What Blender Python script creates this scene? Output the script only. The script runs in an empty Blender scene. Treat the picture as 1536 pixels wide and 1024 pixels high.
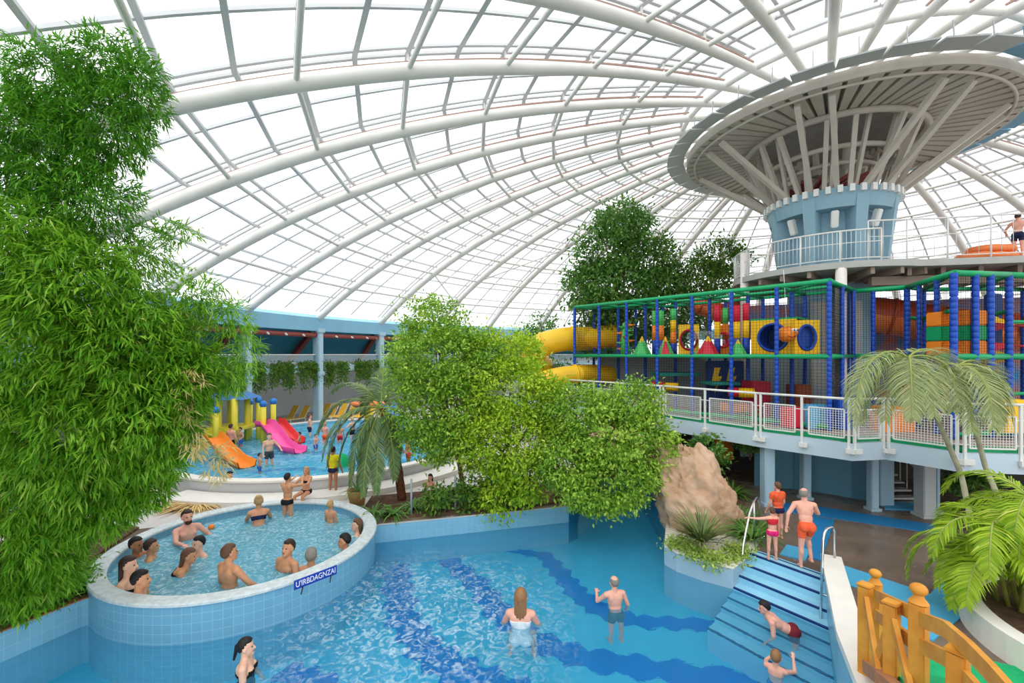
import bpy, bmesh, math, random
import numpy as np
from mathutils import Vector, Matrix, Euler
from mathutils.geometry import delaunay_2d_cdt
random.seed(7); rng = np.random.default_rng(7)
scene = bpy.context.scene
COL = scene.collection
PI = math.pi
F, HX, HY, CZ = 670.0, 768.0, 531.0, 5.0

def at(px, py, Y):            # point at depth Y
    return Vector(((px-HX)/F*Y, Y, CZ+(HY-py)/F*Y))
def on(px, py, z=0.0):        # point on the level z
    Y = F*(CZ-z)/(py-HY)
    return Vector(((px-HX)/F*Y, Y, z))
def lin(r, g, b):
    f = lambda c: (c/255/12.92 if c/255 <= .04045 else ((c/255+.055)/1.055)**2.4)
    return (f(r), f(g), f(b), 1)

# ------------------------------------------------------------ materials
M = {}
def mat(name, rgb, rough=.5, spec=.4, var=0.0, vscale=3.0, bump=0.0, bscale=20.0, metal=0.0, trans=0.0, rgb2=None, emit=None, detail=4):
    m = bpy.data.materials.new(name); m.use_nodes = True
    nt = m.node_tree; p = nt.nodes['Principled BSDF']
    c = lin(*rgb)
    p.inputs['Base Color'].default_value = c
    p.inputs['Roughness'].default_value = rough
    p.inputs['Specular IOR Level'].default_value = spec
    p.inputs['Metallic'].default_value = metal
    tc = None
    if var or bump or rgb2:
        tc = nt.nodes.new('ShaderNodeTexCoord')
    if var or rgb2:
        n = nt.nodes.new('ShaderNodeTexNoise'); n.inputs['Scale'].default_value = vscale; n.inputs['Detail'].default_value = detail
        nt.links.new(tc.outputs['Object'], n.inputs['Vector'])
        r = nt.nodes.new('ShaderNodeValToRGB')
        r.color_ramp.elements[0].position = .3; r.color_ramp.elements[1].position = .7
        if rgb2: a, b = lin(*rgb), lin(*rgb2)
        else:
            a = tuple(x*(1-var) for x in c[:3])+(1,); b = tuple(min(1, x*(1+var)) for x in c[:3])+(1,)
        r.color_ramp.elements[0].color = a; r.color_ramp.elements[1].color = b
        nt.links.new(n.outputs['Fac'], r.inputs['Fac']); nt.links.new(r.outputs['Color'], p.inputs['Base Color'])
    if bump:
        n2 = nt.nodes.new('ShaderNodeTexNoise'); n2.inputs['Scale'].default_value = bscale; n2.inputs['Detail'].default_value = 5
        nt.links.new(tc.outputs['Object'], n2.inputs['Vector'])
        bp = nt.nodes.new('ShaderNodeBump'); bp.inputs['Strength'].default_value = bump; bp.inputs['Distance'].default_value = .05
        nt.links.new(n2.outputs['Fac'], bp.inputs['Height']); nt.links.new(bp.outputs['Normal'], p.inputs['Normal'])
    M[name] = m
    return m

def leafmat(name, a, b, c=None, transl=.35, rough=.45):
    m = bpy.data.materials.new(name); m.use_nodes = True
    nt = m.node_tree; nt.nodes.clear()
    o = nt.nodes.new('ShaderNodeOutputMaterial')
    at_ = nt.nodes.new('ShaderNodeAttribute'); at_.attribute_name = 'tint'
    r = nt.nodes.new('ShaderNodeValToRGB')
    r.color_ramp.elements[0].color = lin(*a); r.color_ramp.elements[1].color = lin(*b)
    r.color_ramp.elements[0].position = .0; r.color_ramp.elements[1].position = 1.0 if c is None else .82
    if c is not None:
        e = r.color_ramp.elements.new(1.0); e.color = lin(*c)
    nt.links.new(at_.outputs['Fac'], r.inputs['Fac'])
    p = nt.nodes.new('ShaderNodeBsdfPrincipled'); p.inputs['Roughness'].default_value = rough; p.inputs['Specular IOR Level'].default_value = .35
    t = nt.nodes.new('ShaderNodeBsdfTranslucent')
    mx = nt.nodes.new('ShaderNodeMixShader'); mx.inputs[0].default_value = transl
    nt.links.new(r.outputs['Color'], p.inputs['Base Color']); nt.links.new(r.outputs['Color'], t.inputs['Color'])
    nt.links.new(p.outputs[0], mx.inputs[1]); nt.links.new(t.outputs[0], mx.inputs[2]); nt.links.new(mx.outputs[0], o.inputs[0])
    M[name] = m
    return m

def tilemat(name, rgb, grout, sx, sz, round_=False, rough=.3, mort=.02, var=.06):
    """square tiles: along the wall (angle*radius when round_) by height"""
    m = mat(name, rgb, rough, .5)
    nt = m.node_tree; p = nt.nodes['Principled BSDF']
    tc = nt.nodes.new('ShaderNodeTexCoord'); sp = nt.nodes.new('ShaderNodeSeparateXYZ')
    nt.links.new(tc.outputs['Object'], sp.inputs[0])
    if round_:
        a = nt.nodes.new('ShaderNodeMath'); a.operation = 'ARCTAN2'
        nt.links.new(sp.outputs['Y'], a.inputs[0]); nt.links.new(sp.outputs['X'], a.inputs[1])
        u = nt.nodes.new('ShaderNodeMath'); u.operation = 'MULTIPLY'; u.inputs[1].default_value = round_
        nt.links.new(a.outputs[0], u.inputs[0])
    else:
        u = nt.nodes.new('ShaderNodeMath'); u.operation = 'ADD'
        nt.links.new(sp.outputs['X'], u.inputs[0]); nt.links.new(sp.outputs['Y'], u.inputs[1])
    cb = nt.nodes.new('ShaderNodeCombineXYZ')
    nt.links.new(u.outputs[0], cb.inputs[0]); nt.links.new(sp.outputs['Z'], cb.inputs[1])
    br = nt.nodes.new('ShaderNodeTexBrick'); br.offset = 0
    c = lin(*rgb)
    br.inputs['Color1'].default_value = tuple(x*(1-var) for x in c[:3])+(1,)
    br.inputs['Color2'].default_value = tuple(min(1, x*(1+var)) for x in c[:3])+(1,)
    br.inputs['Mortar'].default_value = lin(*grout)
    br.inputs['Scale'].default_value = 1; br.inputs['Mortar Size'].default_value = mort*min(sx, sz)
    br.inputs['Brick Width'].default_value = sx; br.inputs['Row Height'].default_value = sz
    nt.links.new(cb.outputs[0], br.inputs['Vector']); nt.links.new(br.outputs['Color'], p.inputs['Base Color'])
    return m

# ------------------------------------------------------------ mesh builder
BASE = {}
class MB:
    def __init__(s): s.v = []; s.f = []; s.mi = []; s.sm = []
    def add(s, vs, fs, mi=0, smooth=False):
        o = len(s.v); s.v.extend([tuple(v) for v in vs])
        s.f.extend([tuple(i+o for i in f) for f in fs]); s.mi.extend([mi]*len(fs)); s.sm.extend([smooth]*len(fs))
        return s
    def box(s, c, size, rz=0, R=None, mi=0, bev=0.0):
        hx, hy, hz = size[0]/2, size[1]/2, size[2]/2
        Rm = R if R is not None else Matrix.Rotation(rz, 3, 'Z')
        c = Vector(c)
        if bev <= 0:
            vs = [c+Rm@Vector((x*hx, y*hy, z*hz)) for x in (-1, 1) for y in (-1, 1) for z in (-1, 1)]
            fs = [(0,1,3,2),(4,6,7,5),(0,4,5,1),(2,3,7,6),(0,2,6,4),(1,5,7,3)]
            return s.add(vs, fs, mi)
        bm = bmesh.new(); bmesh.ops.create_cube(bm, size=1)
        for v in bm.verts: v.co = Vector((v.co.x*hx*2, v.co.y*hy*2, v.co.z*hz*2))
        bmesh.ops.bevel(bm, geom=bm.edges[:], offset=bev, segments=2, affect='EDGES')
        bm.verts.index_update()
        s.add([c+Rm@v.co for v in bm.verts], [tuple(v.index for v in f.verts) for f in bm.faces], mi); bm.free()
        return s
    def bar(s, a, b, w, h, up=(0, 0, 1), mi=0):
        a, b = Vector(a), Vector(b); d = (b-a)
        if d.length < 1e-6: return s
        d.normalize(); u = Vector(up)
        x = d.cross(u)
        if x.length < 1e-4: x = d.cross(Vector((1, 0, 0)))
        x.normalize(); u = x.cross(d)
        vs = []
        for p in (a, b):
            for sx, su in ((-1,-1),(1,-1),(1,1),(-1,1)): vs.append(p+x*(w/2*sx)+u*(h/2*su))
        return s.add(vs, [(0,1,2,3),(7,6,5,4),(0,4,5,1),(1,5,6,2),(2,6,7,3),(3,7,4,0)], mi)
    def tube(s, pts, r, n=8, mi=0, caps=True, smooth=True, closed=False):
        pts = [Vector(p) for p in pts]; m = len(pts)
        rs = [r]*m if not hasattr(r, '__len__') else list(r)
        vs, fs = [], []
        prev = None
        for i, p in enumerate(pts):
            if closed: t = pts[(i+1) % m]-pts[i-1]
            else: t = pts[min(i+1, m-1)]-pts[max(i-1, 0)]
            if t.length < 1e-9: t = Vector((0, 0, 1))
            t.normalize()
            if prev is None:
                x = t.cross(Vector((0, 0, 1)))
                if x.length < .05: x = t.cross(Vector((0, 1, 0)))
            else: x = prev-t*prev.dot(t)
            x.normalize(); prev = x; y = t.cross(x)
            for k in range(n):
                a = 2*PI*k/n; vs.append(p+(x*math.cos(a)+y*math.sin(a))*rs[i])
        for i in range(m if closed else m-1):
            j = (i+1) % m
            for k in range(n):
                k2 = (k+1) % n; fs.append((i*n+k, i*n+k2, j*n+k2, j*n+k))
        s.add(vs, fs, mi, smooth)
        if caps and not closed:
            o = len(s.v)-len(vs)
            s.f.append(tuple(o+k for k in range(n-1, -1, -1))); s.mi.append(mi); s.sm.append(False)
            s.f.append(tuple(o+(m-1)*n+k for k in range(n))); s.mi.append(mi); s.sm.append(False)
        return s
    def lathe(s, prof, c=(0, 0, 0), n=24, a0=0, a1=2*PI, mi=0, smooth=True):
        c = Vector(c); full = abs(a1-a0-2*PI) < 1e-6; m = len(prof); cols = n if full else n+1
        vs = []
        for k in range(cols):
            a = a0+(a1-a0)*k/n
            for r, z in prof: vs.append(c+Vector((r*math.cos(a), r*math.sin(a), z)))
        fs = []
        for k in range(n):
            k2 = (k+1) % cols
            for i in range(m-1): fs.append((k*m+i, k2*m+i, k2*m+i+1, k*m+i+1))
        return s.add(vs, fs, mi, smooth)
    def ell(s, c, r, R=None, n=14, m=9, mi=0):
        c = Vector(c); R = R or Matrix.Identity(3)
        r = (r, r, r) if not hasattr(r, '__len__') else r
        vs = [c+R@Vector((0, 0, r[2]))]
        for i in range(1, m):
            t = PI*i/m
            for k in range(n):
                a = 2*PI*k/n; vs.append(c+R@Vector((r[0]*math.sin(t)*math.cos(a), r[1]*math.sin(t)*math.sin(a), r[2]*math.cos(t))))
        vs.append(c+R@Vector((0, 0, -r[2])))
        fs = []
        for k in range(n): fs.append((0, 1+k, 1+(k+1) % n))
        for i in range(m-2):
            for k in range(n):
                a = 1+i*n+k; b = 1+i*n+(k+1) % n; fs.append((a, a+n, b+n, b))
        l = len(vs)-1; o = 1+(m-2)*n
        for k in range(n): fs.append((l, o+(k+1) % n, o+k))
        return s.add(vs, fs, mi, True)
    def cone(s, a, b, r0, r1, n=12):       # closed round cone
        a, b = Vector(a), Vector(b); d = b-a; L = d.length
        if L < 1e-6: return s.ell(a, max(r0, r1))
        d = d/L; pts, rs = [], []
        for t in (0, 30, 60): q = math.radians(t); pts.append(a-d*r0*math.cos(q)); rs.append(max(r0*math.sin(q), .02*r0))
        for t in (0, .25, .5, .75, 1): pts.append(a+d*L*t); rs.append(r0+(r1-r0)*t)
        for t in (60, 30, 0): q = math.radians(t); pts.append(b+d*r1*math.cos(q)); rs.append(max(r1*math.sin(q), .02*r1))
        return s.tube(pts, rs, n)
    def prism(s, poly, z0, z1, mi=0):
        n = len(poly)
        vs = [(p[0], p[1], z0) for p in poly]+[(p[0], p[1], z1) for p in poly]
        area = sum(poly[i][0]*poly[(i+1) % n][1]-poly[(i+1) % n][0]*poly[i][1] for i in range(n))
        fs = [(i, (i+1) % n, n+(i+1) % n, n+i) for i in range(n)]
        fs += [tuple(range(n-1, -1, -1)), tuple(range(n, 2*n))]
        if area < 0: fs = [tuple(reversed(f)) for f in fs]
        return s.add(vs, fs, mi)
    def strip(s, ps, qs, mi=0, smooth=True):
        n = len(ps)
        return s.add(list(ps)+list(qs), [(i, i+1, n+i+1, n+i) for i in range(n-1)], mi, smooth)
    def build(s, name, mats, parent=None, origin=None):
        me = bpy.data.meshes.new(name)
        off = Vector((0, 0, 0))
        if parent is not None: off = BASE.get(parent.name, off)
        elif origin is not None: off = Vector(origin)
        me.from_pydata([(v[0]-off[0], v[1]-off[1], v[2]-off[2]) for v in s.v], [], s.f)
        if not isinstance(mats, (list, tuple)): mats = [mats]
        for m in mats: me.materials.append(m if not isinstance(m, str) else M[m])
        if len(mats) > 1: me.polygons.foreach_set('material_index', s.mi)
        me.polygons.foreach_set('use_smooth', s.sm)
        me.update()
        o = bpy.data.objects.new(name, me); COL.objects.link(o)
        if parent is not None: o.parent = parent; BASE[o.name] = off
        elif origin is not None: o.location = off; BASE[o.name] = off
        return o

def tag(o, label=None, cat=None, group=None, kind=None):
    if label: o['label'] = label
    if cat: o['category'] = cat
    if group: o['group'] = group
    if kind: o['kind'] = kind
    return o
def thing(name, label, cat, loc=(0, 0, 0), group=None):
    o = bpy.data.objects.new(name, None); COL.objects.link(o); o.location = loc; o.empty_display_size = .2
    BASE[o.name] = Vector(loc)
    return tag(o, label, cat, group)
def struct(o, label=None, cat=None): return tag(o, label, cat, None, 'structure')
def dup(root, loc, rz=0.0, label=None, group=None, scale=None):
    r = root.copy(); COL.objects.link(r); r.location = loc; r.rotation_euler = (0, 0, rz)
    if scale: r.scale = (scale,)*3
    if label: r['label'] = label
    if group: r['group'] = group
    for ch in list(root.children):
        c = ch.copy(); COL.objects.link(c); c.parent = r
        for g in list(ch.children):
            d = g.copy(); COL.objects.link(d); d.parent = c
    return r

def rawmesh(name, V, Fq, material, tint=None, parent=None, origin=None, smooth=False):
    V = np.asarray(V, np.float32); Fq = np.asarray(Fq, np.int32)
    off = Vector((0, 0, 0))
    if parent is not None: off = BASE.get(parent.name, off)
    elif origin is not None: off = Vector(origin)
    V = V-np.array(off, np.float32)
    me = bpy.data.meshes.new(name); k = Fq.shape[1]
    me.vertices.add(len(V)); me.vertices.foreach_set('co', V.ravel())
    me.loops.add(Fq.size); me.loops.foreach_set('vertex_index', Fq.ravel())
    me.polygons.add(len(Fq)); me.polygons.foreach_set('loop_start', np.arange(0, Fq.size, k, dtype=np.int32))
    me.polygons.foreach_set('use_smooth', np.full(len(Fq), smooth))
    me.materials.append(M[material] if isinstance(material, str) else material)
    if tint is not None:
        a = me.attributes.new('tint', 'FLOAT', 'POINT'); a.data.foreach_set('value', np.asarray(tint, np.float32))
    me.update(calc_edges=True)
    o = bpy.data.objects.new(name, me); COL.objects.link(o)
    if parent is not None: o.parent = parent; BASE[o.name] = off
    elif origin is not None: o.location = off; BASE[o.name] = off
    return o

def unit(a):
    return a/np.maximum(np.linalg.norm(a, axis=-1, keepdims=True), 1e-9)
def leaf_arrays(P, D, N, L, W, fold=.25, bow=.0):
    """pointed folded leaves: base, left, tip, right"""
    D = unit(D); S = unit(np.cross(D, N)); U = np.cross(S, D)
    L = np.asarray(L)[:, None]; W = np.asarray(W)[:, None]
    mid = P+D*L*.42
    a = mid+S*W*.5+U*W*fold; b = mid-S*W*.5+U*W*fold
    tip = P+D*L-U*L*bow
    V = np.stack([P, a, tip, b], 1).reshape(-1, 3)
    Fq = np.arange(len(P)*4).reshape(-1, 4)
    return V, Fq
def leaf_obj(name, parts, material, parent=None, tints=None, origin=None):
    V, Fq, T, o = [], [], [], 0
    for (v, f), t in zip(parts, tints):
        V.append(v); Fq.append(f+o); o += len(v); T.append(np.repeat(t, 4))
    return rawmesh(name, np.concatenate(V), np.concatenate(Fq), material, np.concatenate(T), parent, origin)
def rdir(n):
    return unit(rng.normal(size=(n, 3)))
def crown(name, blobs, ntuft, per, tr, L, W, material, parent, droop=.35, flat=.55, inner=.72, keep=None):
    """leafy crown of many tufts on the shells of ellipsoids [(centre, radii)]"""
    C = np.array([list(b[0]) for b in blobs]); Rr = np.array([list(b[1]) for b in blobs])
    w = (Rr[:, 0]*Rr[:, 1]+Rr[:, 1]*Rr[:, 2]+Rr[:, 0]*Rr[:, 2]); w = w/w.sum()
    idx = rng.choice(len(blobs), ntuft, p=w)
    u = rdir(ntuft); rad = rng.uniform(inner, 1.03, ntuft)[:, None]
    TP = C[idx]+u*Rr[idx]*rad
    # drop tufts deep inside another blob
    ok = np.ones(ntuft, bool)
    for j in range(len(blobs)):
        q = np.linalg.norm((TP-C[j])/Rr[j], axis=1); ok &= ~((q < .55) & (idx != j))
    if keep is not None: ok &= keep(TP)
    TP, u = TP[ok], unit(u[ok]/Rr[idx][ok])
    n = len(TP)
    tt = rng.uniform(.15, .75, n)
    k = per
    P = np.repeat(TP, k, 0); O = np.repeat(u, k, 0); T = np.repeat(tt, k)
    sc = np.repeat(rng.uniform(.6, 1.25, n), k)[:, None]
    off = rng.normal(size=P.shape)*tr*sc; off[:, 2] *= flat
    P = P+off
    D = O*.7+rdir(len(P))*.9+np.array([0, 0, -droop])
    N = O*.5+np.array([0, 0, .9])+rdir(len(P))*.55
    LL = L*rng.uniform(.65, 1.25, len(P)); WW = W*rng.uniform(.75, 1.2, len(P))
    t = np.clip(T+rng.normal(size=len(P))*.18, 0, 1)
    return leaf_obj(name, [leaf_arrays(P, D, N, LL, WW)], material, parent, [t])

def frond(name, base, dirv, length, droop, ll, n, material, parent, lw=.028, hang=.35, rachis='frond_stem', spread=1.0):
    """one palm frond: a curved rachis with two rows of leaflets, one mesh"""
    d = Vector(dirv).normalized(); p = Vector(base); m = 14; pts = [p.copy()]
    dd = d.copy()
    for i in range(m):
        dd = (dd+Vector((0, 0, -droop/m*(1+1.2*i/m)))).normalized(); p = p+dd*(length/m); pts.append(p.copy())
    A = np.array([list(q) for q in pts]); t = np.linspace(.12, 1, n); ii = np.clip((t*m).astype(int), 0, m-1); fr = (t*m-ii)[:, None]
    P = A[ii]*(1-fr)+A[np.minimum(ii+1, m)]*fr; T = unit(A[np.minimum(ii+1, m)]-A[ii])
    S = unit(np.cross(T, np.array([0, 0, 1.0])+1e-3)); U = np.cross(S, T)
    Vs, Fs, tn, o = [], [], [], 0
    for sgn in (1, -1):
        env = np.sin(np.clip(t*1.02, 0, 1)**.6*PI*.93)*.9+.12
        L = ll*env*rng.uniform(.85, 1.1, n)
        D = unit(S*sgn*spread+T*(.55+.5*t[:, None])+U*.15+np.array([0, 0, -1])*hang*.4+rng.normal(size=(n, 3))*.07)
        D2 = unit(D+np.array([0, 0, -1.0])*hang*1.3)
        q0 = P; q1 = P+D*(L*.5)[:, None]; q2 = q1+D2*(L*.5)[:, None]
        Wv = unit(np.cross(D, U+rng.normal(size=(n, 3))*.25))*lw
        v = np.stack([q0-Wv*.3, q0+Wv*.3, q1+Wv*.5, q2, q1-Wv*.5], 1).reshape(-1, 3)
        b = np.arange(n)*5
        f = np.concatenate([np.stack([b, b+1, b+2, b+4], 1), np.stack([b+4, b+2, b+3, b+3], 1)])
        Vs.append(v); Fs.append(f+o); o += len(v); tn.append(np.repeat(np.clip(rng.normal(.5, .2, n), 0, 1), 5))
    Vs = np.concatenate(Vs); Fs = np.concatenate(Fs); tn = np.concatenate(tn)
    mb = MB(); mb.tube(pts, [.016*(1-.8*i/m)*max(length, .6)**.5+.002 for i in range(m+1)], 5)
    off = BASE.get(parent.name, Vector()) if parent else Vector()
    nb = len(mb.v)
    V = [tuple(Vector(v)-off) for v in mb.v]+[tuple(x-y for x, y in zip(v, off)) for v in Vs.tolist()]
    Fc = list(mb.f)+[tuple(i+nb for i in (f if f[2] != f[3] else f[:3])) for f in Fs.tolist()]
    me = bpy.data.meshes.new(name); me.from_pydata(V, [], Fc)
    me.materials.append(M[rachis]); me.materials.append(M[material])
    me.polygons.foreach_set('material_index', [0]*len(mb.f)+[1]*len(Fs))
    a = me.attributes.new('tint', 'FLOAT', 'POINT'); a.data.foreach_set('value', [.5]*nb+tn.tolist())
    me.update()
    ob = bpy.data.objects.new(name, me); COL.objects.link(ob); ob.parent = parent; BASE[ob.name] = off
    return ob
def blades(name, base, n, L, W, material, parent=None, up=.6, droop=.9, rad=.06, lean=(0, 0, 0), origin=None):
    """tuft of long strap leaves from one base"""
    a = rng.uniform(0, 2*PI, n); el = rng.uniform(.15, 1.0, n)*up*1.4
    D = np.stack([np.cos(a), np.sin(a), el+.1], 1)+np.array(lean); D = unit(D)
    P = np.array(list(base))+np.stack([np.cos(a), np.sin(a), 0*a], 1)*rad*rng.uniform(0, 1, n)[:, None]
    LL = (L*rng.uniform(.6, 1.1, n))[:, None]; S = unit(np.cross(D, [0, 0, 1.0]))
    pts = [P]; d = D
    for i in range(4):
        d = unit(d+np.array([0, 0, -droop/4*(.4+.5*i)])); pts.append(pts[-1]+d*LL/4)
    wd = [.5, .9, .8, .45, .0]
    v = []
    for q, w in zip(pts, wd): v += [q-S*W*w*.5, q+S*W*w*.5]
    V = np.stack(v, 1).reshape(-1, 3); b = np.arange(n)[:, None]*10
    f = np.concatenate([b+np.array([[2*i, 2*i+1, 2*i+3, 2*i+2]]) for i in range(4)])
    return rawmesh(name, V, f, material, np.repeat(np.clip(rng.normal(.5, .22, n), 0, 1), 10), parent, origin, True)
def pip(p, poly):
    x, y = p; c = False; n = len(poly)
    for i in range(n):
        x1, y1 = poly[i]; x2, y2 = poly[(i+1) % n]
        if (y1 > y) != (y2 > y) and x < (x2-x1)*(y-y1)/(y2-y1)+x1: c = not c
    return c
# ------------------------------------------------------------ material list
mat('steel_white', (226, 226, 222), .45, .4, var=.05, vscale=1.5)
mat('dome_steel', (230, 228, 222), .5, .35, var=.06, vscale=.9)
mat('dome_bar', (208, 210, 212), .5, .3)
mat('rust_gasket', (176, 148, 138), .8, .1)
mat('canopy_beam', (196, 188, 176), .6, .25, var=.06, vscale=2)
mat('canopy_sheet', (150, 146, 140), .7, .2, var=.1, vscale=2)
mat('flap_grey', (186, 190, 190), .5, .3)
mat('flap_blue', (110, 165, 195), .5, .3)
mat('tower_blue', (140, 174, 190), .6, .3, var=.05, vscale=.8)
mat('pale_blue', (168, 198, 214), .5, .35, var=.04, vscale=1)
mat('fascia_blue', (190, 209, 222), .5, .35, var=.04, vscale=.6)
mat('ring_blue', (128, 182, 208), .5, .35, var=.05, vscale=.6)
mat('annex_teal', (52, 132, 162), .7, .2, var=.08, vscale=.5)
mat('steel_brown', (140, 62, 56), .5, .4)
mat('wall_grey', (196, 196, 196), .7, .2, var=.06, vscale=.8)
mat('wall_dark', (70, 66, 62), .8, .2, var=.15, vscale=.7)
mat('deck_grey', (176, 176, 172), .7, .2, var=.06, vscale=2)
mat('under_brown', (150, 132, 120), .8, .2)
mat('coping', (206, 214, 216), .45, .4, var=.16, vscale=11, detail=8)
mat('coping_white', (236, 230, 222), .5, .35, var=.04, vscale=3)
tilemat('tile_round', (116, 172, 200), (150, 194, 214), .16, .16, round_=2.81, mort=.03, var=.04)
tilemat('tile_wall', (132, 188, 214), (150, 200, 222), .2, .2, mort=.03, var=.03)
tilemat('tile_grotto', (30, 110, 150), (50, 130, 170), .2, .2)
tilemat('panel_teal', (86, 140, 160), (66, 116, 138), .3, 4.0, mort=.03)
mat('pool_floor', (84, 194, 230), .4, .3, var=.10, vscale=.7)
mat('pool_band', (0, 104, 205), .4, .3, var=.1, vscale=2)
mat('kids_floor', (104, 206, 236), .4, .3, rgb2=(76, 190, 230), vscale=.6)
mat('step_blue', (150, 208, 232), .4, .35, var=.05, vscale=2)
mat('navy_tile', (18, 52, 116), .35, .4)
mat('mat_blue', (34, 122, 178), .55, .3, var=.06, vscale=3)
mat('mat_cyan', (80, 172, 214), .5, .3, var=.05, vscale=3)
mat('turf_green', (40, 168, 108), .8, .1, var=.12, vscale=12)
mat('soil', (98, 76, 60), .95, .1, var=.3, vscale=6, bump=.6, bscale=14)
mat('paving', (206, 200, 194), .6, .3, var=.05, vscale=2)
mat('rock', (214, 182, 156), .85, .15, rgb2=(186, 148, 118), vscale=2.2, bump=1.0, bscale=4)
mat('wood', (226, 160, 62), .5, .35, rgb2=(206, 132, 40), vscale=5)
mat('wood_side', (176, 120, 84), .6, .3, var=.1, vscale=5)
mat('chrome', (226, 226, 226), .18, .5, metal=1.0)
mat('post_grey', (150, 160, 164), .4, .4)
mat('play_green', (18, 160, 100), .42, .4, var=.05, vscale=4)
mat('play_blue', (16, 72, 176), .42, .4, var=.06, vscale=4)
mat('play_yellow', (252, 200, 28), .45, .35)
mat('play_red', (222, 40, 66), .45, .35)
mat('play_orange', (246, 140, 42), .45, .35)
mat('play_lime', (84, 200, 104), .45, .35)
mat('play_teal', (40, 150, 140), .5, .35)
mat('play_crimson', (170, 20, 50), .5, .35)
mat('play_brown', (160, 84, 56), .6, .3)
mat('play_navy', (22, 60, 120), .5, .35)
mat('net_black', (30, 34, 36), .8, .1)
mat('slide_orange', (242, 132, 70), .35, .5, var=.05, vscale=1)
mat('slide_shade_flange', (196, 82, 44), .4, .4)  # shade of the orange slides painted as a darker tone; flanges share it
mat('slide_yellow', (246, 196, 34), .35, .5, var=.05, vscale=1)
mat('slide_pink', (240, 80, 160), .35, .5)
mat('slide_red', (226, 40, 48), .35, .5)
mat('pole_yellow', (240, 226, 70), .4, .4)
mat('ball_blue', (30, 120, 200), .3, .5)
mat('roof_blue', (60, 120, 184), .5, .4)
mat('mural_a', (170, 190, 205), .7, .2, rgb2=(216, 200, 176), vscale=1.6, detail=7)
mat('mural_b', (60, 150, 205), .7, .2, rgb2=(200, 120, 100), vscale=1.8, detail=7)
mat('mural_rock', (196, 150, 110), .8, .2, rgb2=(110, 80, 60), vscale=5)
mat('black', (24, 24, 28), .5, .4)
mat('white', (240, 240, 240), .5, .4)
mat('sign_blue', (28, 62, 170), .35, .4)
mat('spk_white', (226, 226, 222), .5, .4)
mat('bark', (142, 120, 96), .9, .15, var=.25, vscale=9, bump=.6, bscale=20)
mat('palm_bark', (118, 76, 52), .95, .1, rgb2=(84, 50, 34), vscale=14, bump=1.0, bscale=16)
mat('stem_pale', (170, 166, 140), .8, .2, var=.15, vscale=8)
mat('culm', (150, 150, 70), .5, .3, rgb2=(110, 120, 50), vscale=3)
mat('frond_stem', (150, 160, 84), .6, .3)
mat('pot', (186, 150, 92), .7, .2, var=.1, vscale=6)
mat('thatch', (222, 190, 128), .9, .1, var=.15, vscale=10)
mat('lounger_yellow', (240, 190, 70), .6, .3)
mat('cloth_pink', (240, 110, 160), .7, .2)
mat('eye_dark', (30, 24, 22), .3, .5)
mat('lip', (176, 84, 78), .5, .3)
leafmat('leaf_bamboo', (84, 150, 26), (158, 208, 62), (214, 222, 120), .42)
leafmat('leaf_bamboo_dark', (64, 134, 26), (128, 192, 54), None, .4)
leafmat('leaf_dry', (214, 190, 120), (238, 222, 160), None, .3)
leafmat('leaf_ficus', (96, 150, 34), (184, 218, 84), (220, 238, 124), .36)
leafmat('leaf_ficus_b', (124, 170, 24), (202, 228, 66), (226, 242, 110), .38)
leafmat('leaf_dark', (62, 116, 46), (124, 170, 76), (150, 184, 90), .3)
leafmat('leaf_mid', (58, 112, 34), (132, 168, 66), None, .35)
leafmat('leaf_palm', (66, 106, 66), (140, 164, 104), (176, 180, 120), .3)
leafmat('leaf_areca', (110, 158, 24), (188, 214, 56), (222, 226, 110), .4)
leafmat('leaf_grey', (124, 146, 92), (192, 200, 140), (222, 206, 160), .3)
leafmat('leaf_plant', (52, 104, 40), (120, 168, 70), None, .3)
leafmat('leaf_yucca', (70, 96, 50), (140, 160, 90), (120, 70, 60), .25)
leafmat('leaf_cover', (112, 156, 40), (200, 218, 110), (230, 236, 170), .35)

# wet brown floor: gloss varies in puddles
m = mat('deck_wet', (130, 112, 98), .35, .5, rgb2=(104, 88, 76), vscale=1.3)
nt = m.node_tree; p = nt.nodes['Principled BSDF']
tc = nt.nodes.new('ShaderNodeTexCoord'); n = nt.nodes.new('ShaderNodeTexNoise'); n.inputs['Scale'].default_value = .9; n.inputs['Detail'].default_value = 4
r = nt.nodes.new('ShaderNodeMapRange'); r.inputs['From Min'].default_value = .4; r.inputs['From Max'].default_value = .62; r.inputs['To Min'].default_value = .06; r.inputs['To Max'].default_value = .45
nt.links.new(tc.outputs['Object'], n.inputs['Vector']); nt.links.new(n.outputs['Fac'], r.inputs['Value']); nt.links.new(r.outputs[0], p.inputs['Roughness'])
n3 = nt.nodes.new('ShaderNodeTexNoise'); n3.inputs['Scale'].default_value = 7
b3 = nt.nodes.new('ShaderNodeBump'); b3.inputs['Strength'].default_value = .25; b3.inputs['Distance'].default_value = .02
nt.links.new(tc.outputs['Object'], n3.inputs['Vector']); nt.links.new(n3.outputs['Fac'], b3.inputs['Height']); nt.links.new(b3.outputs[0], p.inputs['Normal'])

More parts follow.
